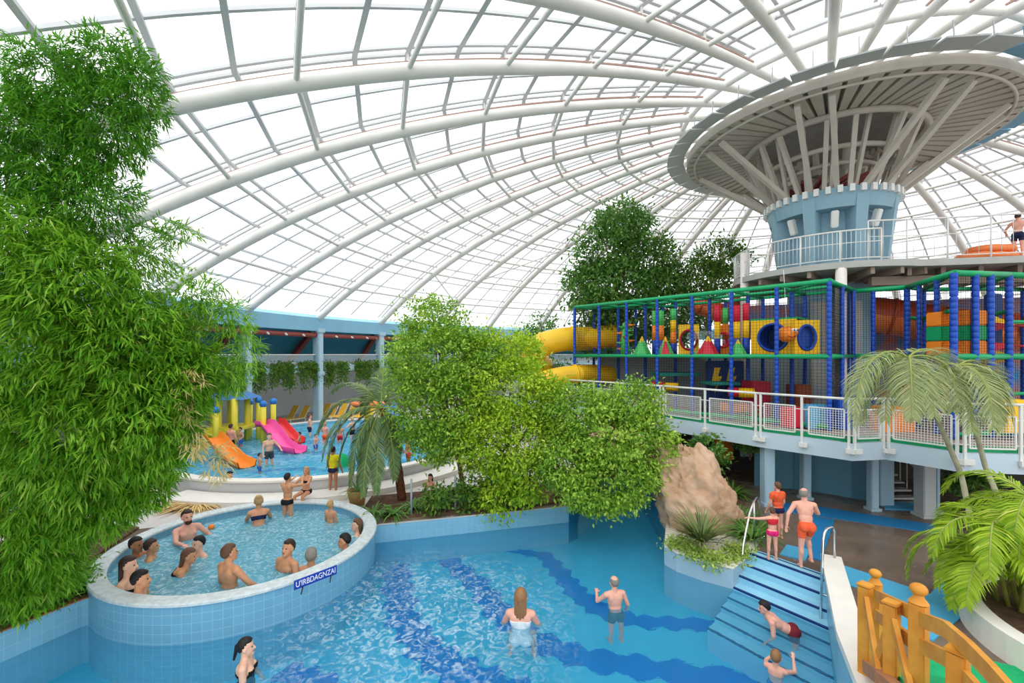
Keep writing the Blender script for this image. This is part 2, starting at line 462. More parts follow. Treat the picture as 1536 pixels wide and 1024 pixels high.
def watermat(name, tint, scale, strength, foam=0.0, caustic_foam_scale=3.0, centre=(0, 0), radius=3.0, ior=1.2, veil=.2, vcol=(70, 182, 226)):  # foam: strength of painted caustic light in the large pool, of bubbles in the whirlpool
    m = bpy.data.materials.new(name); m.use_nodes = True; nt = m.node_tree; nt.nodes.clear()
    o = nt.nodes.new('ShaderNodeOutputMaterial')
    tc = nt.nodes.new('ShaderNodeTexCoord')
    n = nt.nodes.new('ShaderNodeTexNoise'); n.inputs['Scale'].default_value = scale; n.inputs['Detail'].default_value = 3; n.inputs['Distortion'].default_value = .6
    nt.links.new(tc.outputs['Object'], n.inputs['Vector'])
    b = nt.nodes.new('ShaderNodeBump'); b.inputs['Strength'].default_value = strength; b.inputs['Distance'].default_value = .06
    nt.links.new(n.outputs['Fac'], b.inputs['Height'])
    g = nt.nodes.new('ShaderNodeBsdfGlass'); g.inputs['Color'].default_value = lin(*tint); g.inputs['IOR'].default_value = ior; g.inputs['Roughness'].default_value = 0
    nt.links.new(b.outputs[0], g.inputs['Normal'])
    vl = nt.nodes.new('ShaderNodeBsdfDiffuse'); vl.inputs['Color'].default_value = lin(*vcol)
    vm = nt.nodes.new('ShaderNodeMixShader'); vm.inputs[0].default_value = veil
    nt.links.new(g.outputs[0], vm.inputs[1]); nt.links.new(vl.outputs[0], vm.inputs[2]); g = vm
    if foam:  # white streaks: painted caustic light in the large pool, bubbles in the whirlpool
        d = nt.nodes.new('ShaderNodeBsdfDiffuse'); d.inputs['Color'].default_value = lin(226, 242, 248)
        n2 = nt.nodes.new('ShaderNodeTexNoise'); n2.inputs['Scale'].default_value = caustic_foam_scale; n2.inputs['Detail'].default_value = 6; n2.inputs['Distortion'].default_value = 1.6
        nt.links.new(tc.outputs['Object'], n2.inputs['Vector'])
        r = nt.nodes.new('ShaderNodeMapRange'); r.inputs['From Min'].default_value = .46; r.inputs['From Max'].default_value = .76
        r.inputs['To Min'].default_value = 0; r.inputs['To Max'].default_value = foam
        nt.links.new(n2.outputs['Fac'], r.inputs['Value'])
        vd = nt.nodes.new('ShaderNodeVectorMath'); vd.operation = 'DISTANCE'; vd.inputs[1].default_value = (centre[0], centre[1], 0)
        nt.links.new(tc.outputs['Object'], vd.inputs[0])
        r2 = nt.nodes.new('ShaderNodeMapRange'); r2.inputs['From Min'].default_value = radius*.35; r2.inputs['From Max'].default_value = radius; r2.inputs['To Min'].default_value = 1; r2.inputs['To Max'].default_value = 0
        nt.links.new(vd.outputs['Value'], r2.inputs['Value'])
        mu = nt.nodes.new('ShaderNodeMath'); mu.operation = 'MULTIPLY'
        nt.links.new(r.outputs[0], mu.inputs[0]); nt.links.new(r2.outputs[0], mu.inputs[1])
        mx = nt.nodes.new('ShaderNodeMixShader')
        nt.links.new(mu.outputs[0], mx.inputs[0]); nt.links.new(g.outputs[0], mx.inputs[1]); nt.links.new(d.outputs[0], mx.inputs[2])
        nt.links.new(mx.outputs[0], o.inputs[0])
    else:
        nt.links.new(g.outputs[0], o.inputs[0])
    M[name] = m
watermat('water_main', (232, 248, 252), 5.5, .13, .62, 6.5, (-1.7, 8.5), 3.3)  # whitened area paints caustic light on the stirred water into its colour
watermat('water_whirl', (232, 248, 252), 9.0, .22, .55, 8.0, (-6.1, 10.4), 9.0, veil=.5, vcol=(128, 206, 230))
watermat('water_kids', (232, 248, 252), 4.0, .2, .3, 2.5, (-8, 19), 12, veil=.3, vcol=(100, 200, 232))

m = bpy.data.materials.new('dome_glass'); m.use_nodes = True; nt = m.node_tree; nt.nodes.clear()
o = nt.nodes.new('ShaderNodeOutputMaterial'); t = nt.nodes.new('ShaderNodeBsdfTransparent'); t.inputs[0].default_value = (.97, .975, .98, 1)
d = nt.nodes.new('ShaderNodeBsdfTranslucent'); d.inputs[0].default_value = (.93, .94, .95, 1)
mx = nt.nodes.new('ShaderNodeMixShader'); mx.inputs[0].default_value = .2
nt.links.new(t.outputs[0], mx.inputs[1]); nt.links.new(d.outputs[0], mx.inputs[2]); nt.links.new(mx.outputs[0], o.inputs[0])
M['dome_glass'] = m
m = bpy.data.materials.new('clear_glass'); m.use_nodes = True; nt = m.node_tree; nt.nodes.clear()
o = nt.nodes.new('ShaderNodeOutputMaterial'); t = nt.nodes.new('ShaderNodeBsdfTransparent'); t.inputs[0].default_value = (.86, .95, .95, 1)
d = nt.nodes.new('ShaderNodeBsdfGlossy'); d.inputs[0].default_value = (.8, .9, .92, 1); d.inputs[1].default_value = .05
mx = nt.nodes.new('ShaderNodeMixShader'); mx.inputs[0].default_value = .12
nt.links.new(t.outputs[0], mx.inputs[1]); nt.links.new(d.outputs[0], mx.inputs[2]); nt.links.new(mx.outputs[0], o.inputs[0])
M['clear_glass'] = m

# ------------------------------------------------------------ world, camera, view
w = bpy.data.worlds.new('overcast_sky'); scene.world = w; w.use_nodes = True
bg = w.node_tree.nodes['Background']; bg.inputs[0].default_value = (.96, .985, 1.0, 1); bg.inputs[1].default_value = 1.45
sun = bpy.data.lights.new('sun', 'SUN'); sun.energy = .9; sun.angle = math.radians(40); sun.color = (1, .97, .92)
so = bpy.data.objects.new('sun', sun); COL.objects.link(so); so.rotation_euler = (math.radians(38), math.radians(-14), 0)
cam = bpy.data.cameras.new('camera'); co = bpy.data.objects.new('camera', cam); COL.objects.link(co)
co.location = (0, 0, CZ); co.rotation_euler = (PI/2, 0, 0)
cam.sensor_width = 36; cam.lens = 36*F/1536; cam.shift_y = (HY-512)/1536; cam.clip_start = .05; cam.clip_end = 300
scene.camera = co
vs = scene.view_settings; vs.view_transform = 'Standard'; vs.look = 'None'; vs.gamma = 1; vs.exposure = 0.42; vs.use_curve_mapping = False
# ============================================================ the dome
TX, TY = 12.986, 18.3
def hz(r): return CZ+math.sqrt(70.104**2-r*r)-60.185-.3337*(r/18.3)**4
RE = 28.0
def azi(i): return math.radians(-55.607+11.25*i)
def dome(az, r, dz=0.0): return Vector((TX-math.cos(az)*r, TY+math.sin(az)*r, hz(r)+dz))
RHOS = [25.1, 22.32, 19.7, 17.0, 14.2, 11.3, 8.45, 5.7]
GZ = .55                                            # the glazing sits above the ribs
mb = MB(); nr, na = 30, 32
rr = [1.2+(RE+.35-1.2)*k/nr for k in range(nr+1)]
vs_ = [dome(azi(j*32/na), r, GZ+.06) for r in rr for j in range(na)]
fs_ = [(k*na+j, k*na+(j+1) % na, (k+1)*na+(j+1) % na, (k+1)*na+j) for k in range(nr) for j in range(na)]
mb.add(vs_, fs_, 0, False)
ceil = mb.build('ceiling', 'dome_glass'); struct(ceil, 'white translucent glazed dome carried on curved pale steel ribs')
rl = np.linspace(2.6, RE, 34)
for i in range(32):
    a = azi(i); mb = MB()
    mb.tube([dome(a, r) for r in rl], [.125+.085*min(1, max(0, (r-3)/14)) for r in rl], 12)
    rl2 = np.linspace(5.7, RE, 30)
    for j in range(len(rl2)-1): mb.bar(dome(a, rl2[j], .24), dome(a, rl2[j+1], .24), .07, .05, mi=1)
    for r in RHOS[:-1]:
        mb.bar(dome(a, r, .1), dome(a, r, GZ), .06, .06)
    mb.build('dome_rib', ['dome_steel', 'rust_gasket'], ceil)
def chord(i, r): return (dome(azi(i), r, GZ)+dome(azi(i+1), r, GZ))*.5
# glazing bars that run with the ribs
for i in range(32):
    for k, da, wd in ((0, .16, .10), (1, -.16, .10)):
        mb = MB(); rg = np.linspace(5.9, RE, 26)
        for j in range(len(rg)-1):
            p, q = (dome(azi(i)+da/rg[j], rg[j], GZ), dome(azi(i)+da/rg[j+1], rg[j+1], GZ)); mb.bar(p, q, wd, .07)
        if k == 0:
            for j in range(len(rg)-1):
                if rg[j] > 8: mb.bar(chord(i, rg[j]), chord(i, rg[j+1]), .085, .08)
            mb.build('glazing_bar', 'dome_bar', ceil)
        else: mb.build('glazing_bar', 'dome_bar', ceil)
def ring(r, dz, rad=None, w=None, h=None, n=32):
    mb = MB(); ps = [dome(azi(j), r, dz) for j in range(n)]
    if rad: mb.tube(ps, rad, 8, closed=True)
    else:
        for j in range(n): mb.bar(ps[j], ps[(j+1) % n], w, h)
    return mb
for r in RHOS: ring(r, .02, rad=.075 if r > 6 else .1).build('ring_tube', 'dome_steel', ceil)
allr = [26.7]+[x for p, q in zip(RHOS, RHOS[1:]) for x in (p, (p+q)/2)]+[RHOS[-1]]
for r in allr: ring(r, GZ-.03, w=.13, h=.08).build('glazing_ring', 'dome_bar', ceil)
for i, (ra, rb) in ((9, (11.3, 17)), (10, (11.3, 17)), (9, (22.3, 17)), (8, (22.3, 25.1)), (13, (14.2, 19.7))):
    mb = MB(); mb.tube([dome(azi(i), ra, 0), dome(azi(i+1), rb, 0)], .05, 6); mb.build('wind_brace', 'dome_steel', ceil)
# eaves ring beam
zE = hz(RE)
mb = MB(); n = 96
prof = [(RE-.25, zE-.75), (RE+.35, zE-.75), (RE+.35, zE+.35), (RE-.25, zE+.1), (RE-.25, zE-.75)]
mb.lathe(prof, (TX, TY, 0), 128, smooth=False)
struct(mb.build('trim_1', 'ring_blue'), 'pale blue ring beam at the foot of the dome')
# columns under the left rib feet, each with a capital
def col_lbl(i): return {6: 'pale blue eaves column nearest the bamboo, left of the other two', 7: 'pale blue eaves column behind the row of yellow loungers', 8: 'pale blue eaves column behind the feathery date palm'}.get(i)
for i in range(3, 12):
    a = azi(i); p = Vector((TX-math.cos(a)*(RE-.05), TY+math.sin(a)*(RE-.05), 0))
    mb = MB(); R = Matrix.Rotation(-a, 3, 'Z')
    mb.box((p.x, p.y, (.5+zE-.7)/2), (.55, .42, zE-.7-.5), R=R, bev=.04)
    mb.box((p.x, p.y, zE-.72), (.7, .6, .3), R=R, bev=.04)
    mb.box((p.x, p.y, 3.75), (.68, .56, .22), R=R, bev=.04)
    o = mb.build('eaves_column', 'pale_blue', origin=(p.x, p.y, .5))
    tag(o, col_lbl(i) or 'pale blue eaves column standing hidden behind leaves at the rim of the dome', 'column', None if col_lbl(i) else 'eaves columns hidden behind leaves')
# annex behind the columns: sloping teal soffit, brown beams, back wall
mb = MB(); a0, a1 = PI-azi(13), PI-azi(1)
mb.lathe([(RE+.3, zE-.45), (RE+5.2, 4.3)], (TX, TY, 0), 48, a0, a1, smooth=False)
struct(mb.build('ceiling', 'annex_teal'), 'dark teal sloping soffit behind the eaves columns')
mb = MB(); mb.lathe([(RE+5.0, .4), (RE+5.0, 4.6)], (TX, TY, 0), 48, a0, a1, smooth=False)
struct(mb.build('wall_back', 'wall_grey'), 'pale grey back wall behind the loungers')
for i in range(3, 12):
    a = azi(i); c, s = -math.cos(a), math.sin(a)
    P = lambda r, z, da=0: Vector((TX-math.cos(a+da)*r, TY+math.sin(a+da)*r, z))
    mb = MB(); mb.bar(P(RE+.4, zE-.75), P(RE+5.0, 4.1, .05), .28, .34)
    tag(mb.build('raking_beam', 'steel_brown', origin=P(RE+.4, zE-.9)), 'red brown raking steel beam under the teal soffit behind an eaves column', 'beam', 'raking beams under the soffit')
mb = MB(); pts = [dome(azi(1+k*.25), RE-.05) for k in range(48)]
mb.tube([Vector((q.x+.02, q.y, zE-1.02)) for q in pts], .15, 8)
pipe = tag(mb.build('ventilation_pipe', 'steel_brown', origin=(-14, 24, zE-1.2)), 'red brown pipe with small nozzles running under the ring beam', 'pipe')
for k in range(4, 44):
    q = dome(azi(1+k*.25), RE-.2); mb = MB(); mb.cone((q.x, q.y, zE-1.04), (q.x+.12, q.y-.05, zE-1.1), .07, .05, 8)
    mb.build('nozzle', 'spk_white', pipe)
# hanging planter gallery in front of the annex
mb = MB(); mb.lathe([(RE-.1, 3.85), (RE+1.0, 3.85), (RE+1.0, 4.25), (RE-.1, 4.25), (RE-.1, 3.85)], (TX, TY, 0), 48, a0, a1, smooth=False)
gal = tag(mb.build('planter_gallery', 'pale_blue', origin=(TX-RE, TY, 3.85)), 'pale concrete planter gallery with hanging plants between the eaves columns', 'gallery')
mb = MB(); mb.lathe([(RE-.06, 4.25), (RE-.06, 4.95)], (TX, TY, 0), 48, a0, a1, smooth=False); mb.build('glass_balustrade', 'clear_glass', gal)
mb = MB(); mb.tube([Vector((TX-math.cos(azi(1+k*.25))*(RE-.06), TY+math.sin(azi(1+k*.25))*(RE-.06), 4.97)) for k in range(49)], .03, 6); mb.build('handrail', 'spk_white', gal)
# hanging plants: strands of small leaves falling from the gallery
for q in range(22):
    a = azi(5.0+q*.2+random.uniform(-.05, .05)); r = RE-.15
    b = np.array([TX-math.cos(a)*r, TY+math.sin(a)*r, 4.3])
    n = 620; st = rng.integers(0, 9, n); ox = rng.uniform(-.4, .4, 9)[st]; ln = rng.uniform(.4, 1.5, 9)[st]; t = rng.uniform(0, 1, n)**1.3
    tdir = np.array([math.sin(a), math.cos(a), 0])
    P = b+np.outer(ox+rng.normal(size=n)*.17, tdir)+np.outer(-t*ln+.25*(1-t)*rng.uniform(0, 1, n), [0, 0, 1])+rng.normal(size=(n, 3))*.05
    D = rdir(n)+np.array([0, 0, -.6]); 
    o = leaf_obj('hanging_plant', [leaf_arrays(P, D, rdir(n)+np.array([.3, -.6, .5]), rng.uniform(.16, .32, n), rng.uniform(.06, .1, n))], 'leaf_mid', None, [rng.uniform(0, .9, n)], tuple(b))
    tag(o, 'green trailing plant hanging over the edge of the pale planter gallery', 'plant', 'plants trailing from the gallery')

# ============================================================ tower and mushroom canopy
tw = thing('support_tower', 'blue concrete tower carrying the fan of struts under the dome centre', 'tower', (TX, TY, 8.2))
mb = MB(); mb.lathe([(1.45, 0.5), (1.45, 10.5)], (TX, TY, 0), 24); mb.build('core', 'tower_blue', tw)
caz = PI+math.atan2(TY, TX)                      # direction from the tower to the camera (plan angle)
nf = 8
for k in range(nf):
    a = caz+(k+.62)*2*PI/nf; R = Matrix.Rotation(a, 3, 'Z'); mb = MB()
    # fin: deep at the top, slim at the foot
    prof = [(1.2, 8.1), (1.86, 8.1), (2.2, 10.9), (1.2, 10.9)]
    vs_ = []
    for sy, wd in ((-1, .17), (1, .17)):
        for r, z in prof: vs_.append(Vector((TX, TY, 0))+R@Vector((r, sy*wd*(.8+.5*(z > 9)), z)))
    mb.add(vs_, [(3,2,1,0),(4,5,6,7),(0,1,5,4),(1,2,6,5),(2,3,7,6),(3,0,4,7)])
    mb.build('fin', 'tower_blue', tw)
    mb = MB(); a2 = a+PI/nf; R2 = Matrix.Rotation(a2, 3, 'Z')
    mb.box(Vector((TX, TY, 10.05))+R2@Vector((1.85, 0, 0)), (.22, .24, .62), R=R2@Matrix.Rotation(.3, 3, 'Y'), bev=.03)
    mb.bar(Vector((TX, TY, 10.45))+R2@Vector((1.5, 0, 0)), Vector((TX, TY, 10.25))+R2@Vector((1.85, 0, 0)), .05, .05)
    tag(mb.build('loudspeaker', 'spk_white', tw), 'white loudspeaker box hung in a niche')
mb = MB(); mb.lathe([(1.3, 10.42), (2.1, 10.42), (2.26, 11.1), (1.3, 11.1), (1.3, 10.42)], (TX, TY, 0), 48, smooth=False); mb.build('collar', 'tower_blue', tw)
mb = MB(); mb.lathe([(1.86, 8.17), (1.95, 8.17), (1.95, 8.75), (1.86, 8.75)], (TX, TY, 0), 40, smooth=False)
for k in range(40):
    a = 2*PI*k/40; R = Matrix.Rotation(a, 3, 'Z'); mb = MB()
    mb.box(Vector((TX, TY, 11.02))+R@Vector((2.28, 0, 0)), (.14, .16, .26), R=R); mb.build('bracket', 'spk_white', tw)
def tp(a, r, z): return Vector((TX+math.cos(a)*r, TY+math.sin(a)*r, z))
for k in range(16):
    a = caz+(k+.3)*2*PI/16
    mb = MB(); mb.bar(tp(a, 2.05, 11.05), tp(a+(.1 if k % 2 else -.1), 4.95, 13.25), .17, .17, mi=0)
    mb.build('strut', 'canopy_beam', tw)
    a += PI/16
    mb = MB(); mb.bar(tp(a, 2.0, 11.05), tp(a+(.06 if k % 2 else -.06), 3.05, 13.3), .15, .15); mb.build('strut', 'canopy_beam', tw)
    mb = MB(); mb.bar(tp(a+.1, 1.9, 11.05), tp(a+.16, 2.6, 13.6), .12, .12); mb.build('strut', 'canopy_beam', tw)
# canopy: annular sheet with radial beams below
can = tw
mb = MB(); mb.lathe([(2.5, 13.75), (5.4, 13.58), (5.4, 13.65), (2.5, 13.85), (2.5, 13.75)], (TX, TY, 0), 64, smooth=False); mb.build('canopy_sheet', 'canopy_sheet', can)
for k in range(64):
    a = 2*PI*k/64; mb = MB(); R = Matrix.Rotation(a, 3, 'Z')
    p, q = tp(a, 2.5, 13.66), tp(a, 5.35, 13.46); s_ = Vector((-math.sin(a), math.cos(a), 0)); vv = [p+s_*w_*sg+Vector((0, 0, z_)) for z_ in (-.1, .1) for w_, sg in ((.085, -1), (.085, 1))]+[q+s_*w_*sg+Vector((0, 0, z_)) for z_ in (-.1, .1) for w_, sg in ((.19, -1), (.19, 1))]; mb.add(vv, [(0, 1, 3, 2), (4, 6, 7, 5), (0, 4, 5, 1), (2, 3, 7, 6), (0, 2, 6, 4), (1, 5, 7, 3)]); mb.build('canopy_beam', 'canopy_beam', can)
mb = MB(); mb.lathe([(5.36, 13.36), (5.44, 13.36), (5.44, 13.68), (5.36, 13.68), (5.36, 13.36)], (TX, TY, 0), 64, smooth=False); mb.build('edge_band', 'canopy_beam', can)
mb = MB(); mb.lathe([(.02, 14.1), (2.55, 13.8), (2.55, 13.86), (.02, 14.16), (.02, 14.1)], (TX, TY, 0), 48, smooth=False); mb.build('inner_sheet', 'canopy_sheet', can)
for r, z, rad in ((3.0, 13.42, .12), (5.1, 13.34, .05), (2.2, 12.6, .1), (1.6, 12.2, .08)):
    mb = MB(); mb.tube([tp(2*PI*k/64, r, z) for k in range(64)], rad, 8, closed=True); mb.build('ring_pipe', 'canopy_beam', can)
for k in range(32):
    a = 2*PI*(k+.5)/32; mb = MB(); R = Matrix.Rotation(a, 3, 'Z')
    mb.box(tp(a, 5.9, 13.66), (.72, 1.1, .05), R=R@Matrix.Rotation(.12, 3, 'Y')); mb.bar(tp(a, 5.8, 13.7), tp(a, 5.75, 14.4), .03, .03)
    # the flaps turned to the tower's far side are blue
    far = math.cos(a-(caz+math.radians(118))) > .4
    tag(mb.build('vent_flap', 'flap_blue' if far else 'flap_grey', can), 'blue flap' if far else 'grey flap')
for k in range(12):
    a = 2*PI*k/12+.2; mb = MB(); mb.bar(tp(a, .8, 11.3), tp(a+1.2, 1.5, 11.75+.1*(k % 3)), .14, .16); mb.build('inner_beam', 'steel_brown', can)
for k in range(6):
    a = 2*PI*k/6+.5; mb = MB(); mb.box(tp(a, .9, 12.0+.2*(k % 2)), (.5, .3, .25), rz=a); mb.cone(tp(a, .9, 12.2), tp(a, 1.0, 13.0), .12, .12, 8); mb.build('ventilation_unit', 'canopy_beam', can)
# ============================================================ viewing deck round the tower
ZD = 8.15
vd = thing('viewing_deck', 'round upper viewing deck with white balustrade around the blue tower', 'platform', (TX, TY, ZD-.6))
RD = 3.55
ext = [Vector((12.2, 14.85)), Vector((13.8, 14.75)), Vector((16.3, 14.2)), Vector((20, 13.0)), Vector((21, 17)), Vector((15, 20))]
mb = MB(); mb.lathe([(1.6, ZD-.02), (RD, ZD), (RD, ZD-.22), (1.6, ZD-.22)], (TX, TY, 0), 64, smooth=False); mb.build('deck_slab', 'deck_grey', vd)
mb = MB(); mb.prism([(v.x, v.y) for v in ext], ZD-.23, ZD-.01); mb.build('deck_wing', 'deck_grey', vd)
for k in range(24):
    a = 2*PI*k/24; mb = MB(); mb.bar(tp(a, 1.4, ZD-.36), tp(a, RD-.1, ZD-.32), .12, .26); mb.build('deck_beam', 'under_brown', vd)
for k in range(7):
    x = 13.4+k*1.05; mb = MB(); mb.bar((x, 14.95-.22*max(0, x-14)*.9+.1, ZD-.36), (x+1.6, 18.5, ZD-.36), .12, .26); mb.build('deck_beam', 'under_brown', vd)
mb = MB(); mb.bar((12.5, 15.6, ZD-.62), (20, 14.2, ZD-.62), .2, .3); mb.build('deck_beam', 'under_brown', vd)
path = [tp(a, RD-.06, ZD) for a in np.linspace(caz-1.9, caz+.42, 30)]
path2 = [Vector((e.x, e.y+.06, ZD)) for e in ext[1:4]]
# balustrade: posts, three rails, thin bars
bal = thing('balustrade', 'white balustrade of thin upright bars along the round viewing deck edge', 'railing', (path[-1].x, path[-1].y, ZD))
def balustrade(pts, parent, hh=1.05, bars=.13, post=1.15, steel='steel_white'):
    L = [0]
    for p, q in zip(pts, pts[1:]): L.append(L[-1]+(q-p).length)
    def ev(s):
        for j in range(len(pts)-1):
            if s <= L[j+1] or j == len(pts)-2: return pts[j].lerp(pts[j+1], (s-L[j])/(L[j+1]-L[j]))
    T = L[-1]
    n = max(2, int(T/.3)); ps = [ev(T*k/n) for k in range(n+1)]
    for z, r in ((hh, .03), (hh*.6, .016), (.1, .018)):
        mb = MB(); mb.tube([p+Vector((0, 0, z)) for p in ps], r, 6); mb.build('rail', steel, parent)
    k = max(1, round(T/post))
    for j in range(k+1):
        p = ev(T*j/k); mb = MB(); mb.tube([p+Vector((0, 0, -.2)), p+Vector((0, 0, hh))], .026, 6); mb.build('post', steel, parent)
    k = int(T/bars)
    for j in range(k):
        mb = MB(); p = ev(T*(j+.5)/k); mb.tube([p+Vector((0, 0, .1)), p+Vector((0, 0, hh))], .009, 5); mb.build('baluster', steel, parent)
balustrade(path, bal)
bal2 = thing('balustrade', 'white taller balustrade with wide gaps along the straight deck wing by the man', 'railing', (ext[2].x, ext[2].y, ZD))
balustrade([Vector((12.0, 15.05, ZD))]+path2, bal2, 1.34, .3, 1.25)
for k, (a, lb) in enumerate(((caz-.98, 'thin pale column under the left side of the round viewing deck'), (caz+.1, 'thin pale column under the front of the round viewing deck'))):
    p = tp(a, RD-.15, 0); mb = MB(); mb.tube([(p.x, p.y, 2.7), (p.x, p.y, ZD-.2 if k else ZD+1.0)], .17, 14)
    tag(mb.build('deck_column', 'coping_white', origin=(p.x, p.y, 2.7)), lb, 'column')
# ============================================================ pools and floors
RC = 2.81; CCX, CCY = -6.1, 10.44
WL = [(-9.9, 3.2), (-8.75, 6.2), (-8.3, 7.25), (-7.9, 8.2), (-6.1, 10.4), (-3.5, 11.88)]
STL, STR = Vector((5.6, 10.3)), Vector((6.4, 9.16))
POOL = WL+[(1.69, 13.3), (2.0, 13.6), (2.5, 16.6), (4.7, 16.4), (4.4, 12.7), (3.62, 10.62), (3.78, 10.28), (4.2, 9.85), (4.71, 9.5), (5.6, 10.3), (6.4, 9.16), (4.85, 6.6), (3.3, 3.2)]
PT = [(3.62, 10.62), (3.78, 10.28), (4.2, 9.85), (4.71, 9.5), (5.6, 10.3), (6.25, 11.05), (6.4, 12.2), (4.4, 12.7)]
KC, KR = (-8.3, 20.9), (6.4, 6.9)
kell = lambda s, n=72: [(KC[0]+KR[0]*s*math.cos(2*PI*k/n), KC[1]+KR[1]*s*math.sin(2*PI*k/n)) for k in range(n)]
FZ = -1.25
def floor_obj(outer, holes, z, mats, chooser=None, name='floor'):
    vs_, es = [], []
    for poly in [outer]+holes:
        o = len(vs_); vs_ += [Vector((p[0], p[1])) for p in poly]; es += [(o+i, o+(i+1) % len(poly)) for i in range(len(poly))]
    V, E_, Fc, *_ = delaunay_2d_cdt(vs_, es, [], 0, 1e-5)
    keep = []
    for f in Fc:
        c = sum((V[i] for i in f), Vector((0, 0)))/len(f)
        if pip(c, outer) and not any(pip(c, h) for h in holes): keep.append(tuple(f))
    mb = MB(); mb.add([(v.x, v.y, z) for v in V], keep)
    return struct(mb.build(name, mats))
disc = [(TX+33*math.cos(2*PI*k/64), TY+33*math.sin(2*PI*k/64)) for k in range(64)]
circ = [(CCX+(RC-.1)*math.cos(2*PI*k/40), CCY+(RC-.1)*math.sin(2*PI*k/40)) for k in range(40)]
wet = floor_obj(disc, [POOL, circ, kell(.985), PT], .5, 'deck_wet')
tag(wet, 'wet brown tiled hall floor')
# pale paving on the left and centre
pv = [(-20, 8), (-4.5, 13.2), (2.2, 15.0), (3.2, 22), (6, 30), (2, 45), (-15, 40), (-22, 25)]
tag(floor_obj(pv, [circ, kell(.985)], .506, 'paving'), 'pale paving around the children pool')
# basin floor and walls
mb = MB(); mb.prism(POOL, FZ-.2, FZ); struct(mb.build('floor', 'pool_floor'), 'light blue floor of the large pool')
def wall_line(pts, z0, z1, th, m, name, label, cap=None, caph=.05, capw=.05):
    mb = MB()
    for (x0, y0), (x1, y1) in zip(pts, pts[1:]):
        d = Vector((x1-x0, y1-y0)); L = d.length; d.normalize(); nrm = Vector((-d.y, d.x))
        p = [(x0, y0), (x1, y1), (x1+nrm.x*th, y1+nrm.y*th), (x0+nrm.x*th, y0+nrm.y*th)]
        mb.prism(p, z0, z1)
        if cap:
            p = [(x0-nrm.x*capw, y0-nrm.y*capw), (x1-nrm.x*capw, y1-nrm.y*capw), (x1+nrm.x*(th+capw), y1+nrm.y*(th+capw)), (x0+nrm.x*(th+capw), y0+nrm.y*(th+capw))]
            mb.prism(p, z1, z1+caph, mi=1)
    return struct(mb.build(name, [m]+([cap] if cap else [])), label)
wall_line([(-10.2, 2.6)]+WL[1:4]+[(-7.3, 8.95)], FZ, .48, .16, 'tile_wall', 'wall_left', 'blue tiled pool wall in front of the bamboo bed', 'wood_side', .025, .0)
wall_line([(-4.3, 11.64), (1.69, 13.3)], FZ, .46, .18, 'tile_wall', 'wall_back', 'blue tiled back wall of the large pool below the planted bed', 'paving', .03, .01)
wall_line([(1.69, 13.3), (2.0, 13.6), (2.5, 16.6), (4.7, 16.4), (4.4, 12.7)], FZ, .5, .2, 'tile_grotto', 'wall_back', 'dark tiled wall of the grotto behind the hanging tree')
wall_line([(6.4, 9.16), (4.85, 6.6), (3.1, 2.9)], FZ, .84, -.02, 'tile_wall', 'wall_right', 'blue tiled right wall of the large pool')
mb = MB()
d = (Vector((4.85, 6.6))-Vector((6.4, 9.16))).normalized(); nn = Vector((-d.y, d.x))
mb.prism([(6.36, 9.2), (4.81, 6.62), (3.0, 2.9), (3.32, 2.75), (5.12, 6.45), (6.66, 9.03)], .78, .9)
mb.prism([(6.42, 9.18), (4.87, 6.6), (3.12, 2.9), (3.26, 2.8), (5.0, 6.5), (6.56, 9.08)], .4, .79)
o = mb.build('trim_2', 'coping_white', origin=(5.5, 7.5, .84)); struct(o, 'white coping on the right wall of the large pool')
mb = MB(); mb.prism([(5.03, 6.93), (4.84, 6.6), (4.72, 6.36), (4.70, 6.4), (4.80, 6.62), (5.0, 6.96)], .3, .34)
# band tiles on the pool floor
def refr(px, py, zf=FZ+.006):
    d = Vector(((px-HX)/F, 1, (HY-py)/F)).normalized(); p = Vector((0, 0, CZ))+d*(CZ/-d.z)
    s = Vector((d.x, d.y))/1.2; dn = Vector((s.x, s.y, -math.sqrt(1-s.length_squared)))
    return p+dn*(zf/dn.z)
bands = [[(596, 838, 22), (596, 880, 25), (606, 930, 27), (640, 975, 32), (700, 1015, 40), (790, 1060, 52)],
         [(622, 822, 12), (672, 840, 17), (715, 875, 21), (750, 920, 24), (795, 958, 26), (880, 988, 27), (1000, 1006, 28), (1150, 1030, 32), (1290, 1045, 34)],
         [(716, 826, 5), (770, 825, 8), (818, 834, 14), (843, 862, 18), (868, 892, 20), (905, 918, 20), (960, 932, 18), (1040, 936, 17), (1140, 938, 16), (1240, 940, 15)],
         [(425, 1003, 22), (470, 1030, 36), (540, 1075, 46)], [(0, 1012, 3), (60, 1000, 3), (100, 988, 3), (160, 974, 2)]]
for bnd in bands:
    pts = []
    for (x0, y0, w0), (x1, y1, w1) in zip(bnd, bnd[1:]):
        for k in range(8): t = k/8; pts.append((x0+(x1-x0)*t, y0+(y1-y0)*t, w0+(w1-w0)*t))
    C = [refr(p[0], p[1]) for p in pts]; ps, qs = [], []
    for i, (p, c) in enumerate(zip(pts, C)):
        t = (C[min(i+1, len(C)-1)]-C[max(i-1, 0)]).normalized(); s = Vector((-t.y, t.x, 0))
        Y = c.y; w_ = p[2]*Y/F*1.0*(.85+.25*math.sin(i*1.7))
        ps.append(c+s*w_); qs.append(c-s*w_)
    mb = MB(); mb.strip(qs, ps, smooth=False); struct(mb.build('trim_3', 'pool_band'), 'dark blue tile band set in the pool floor')
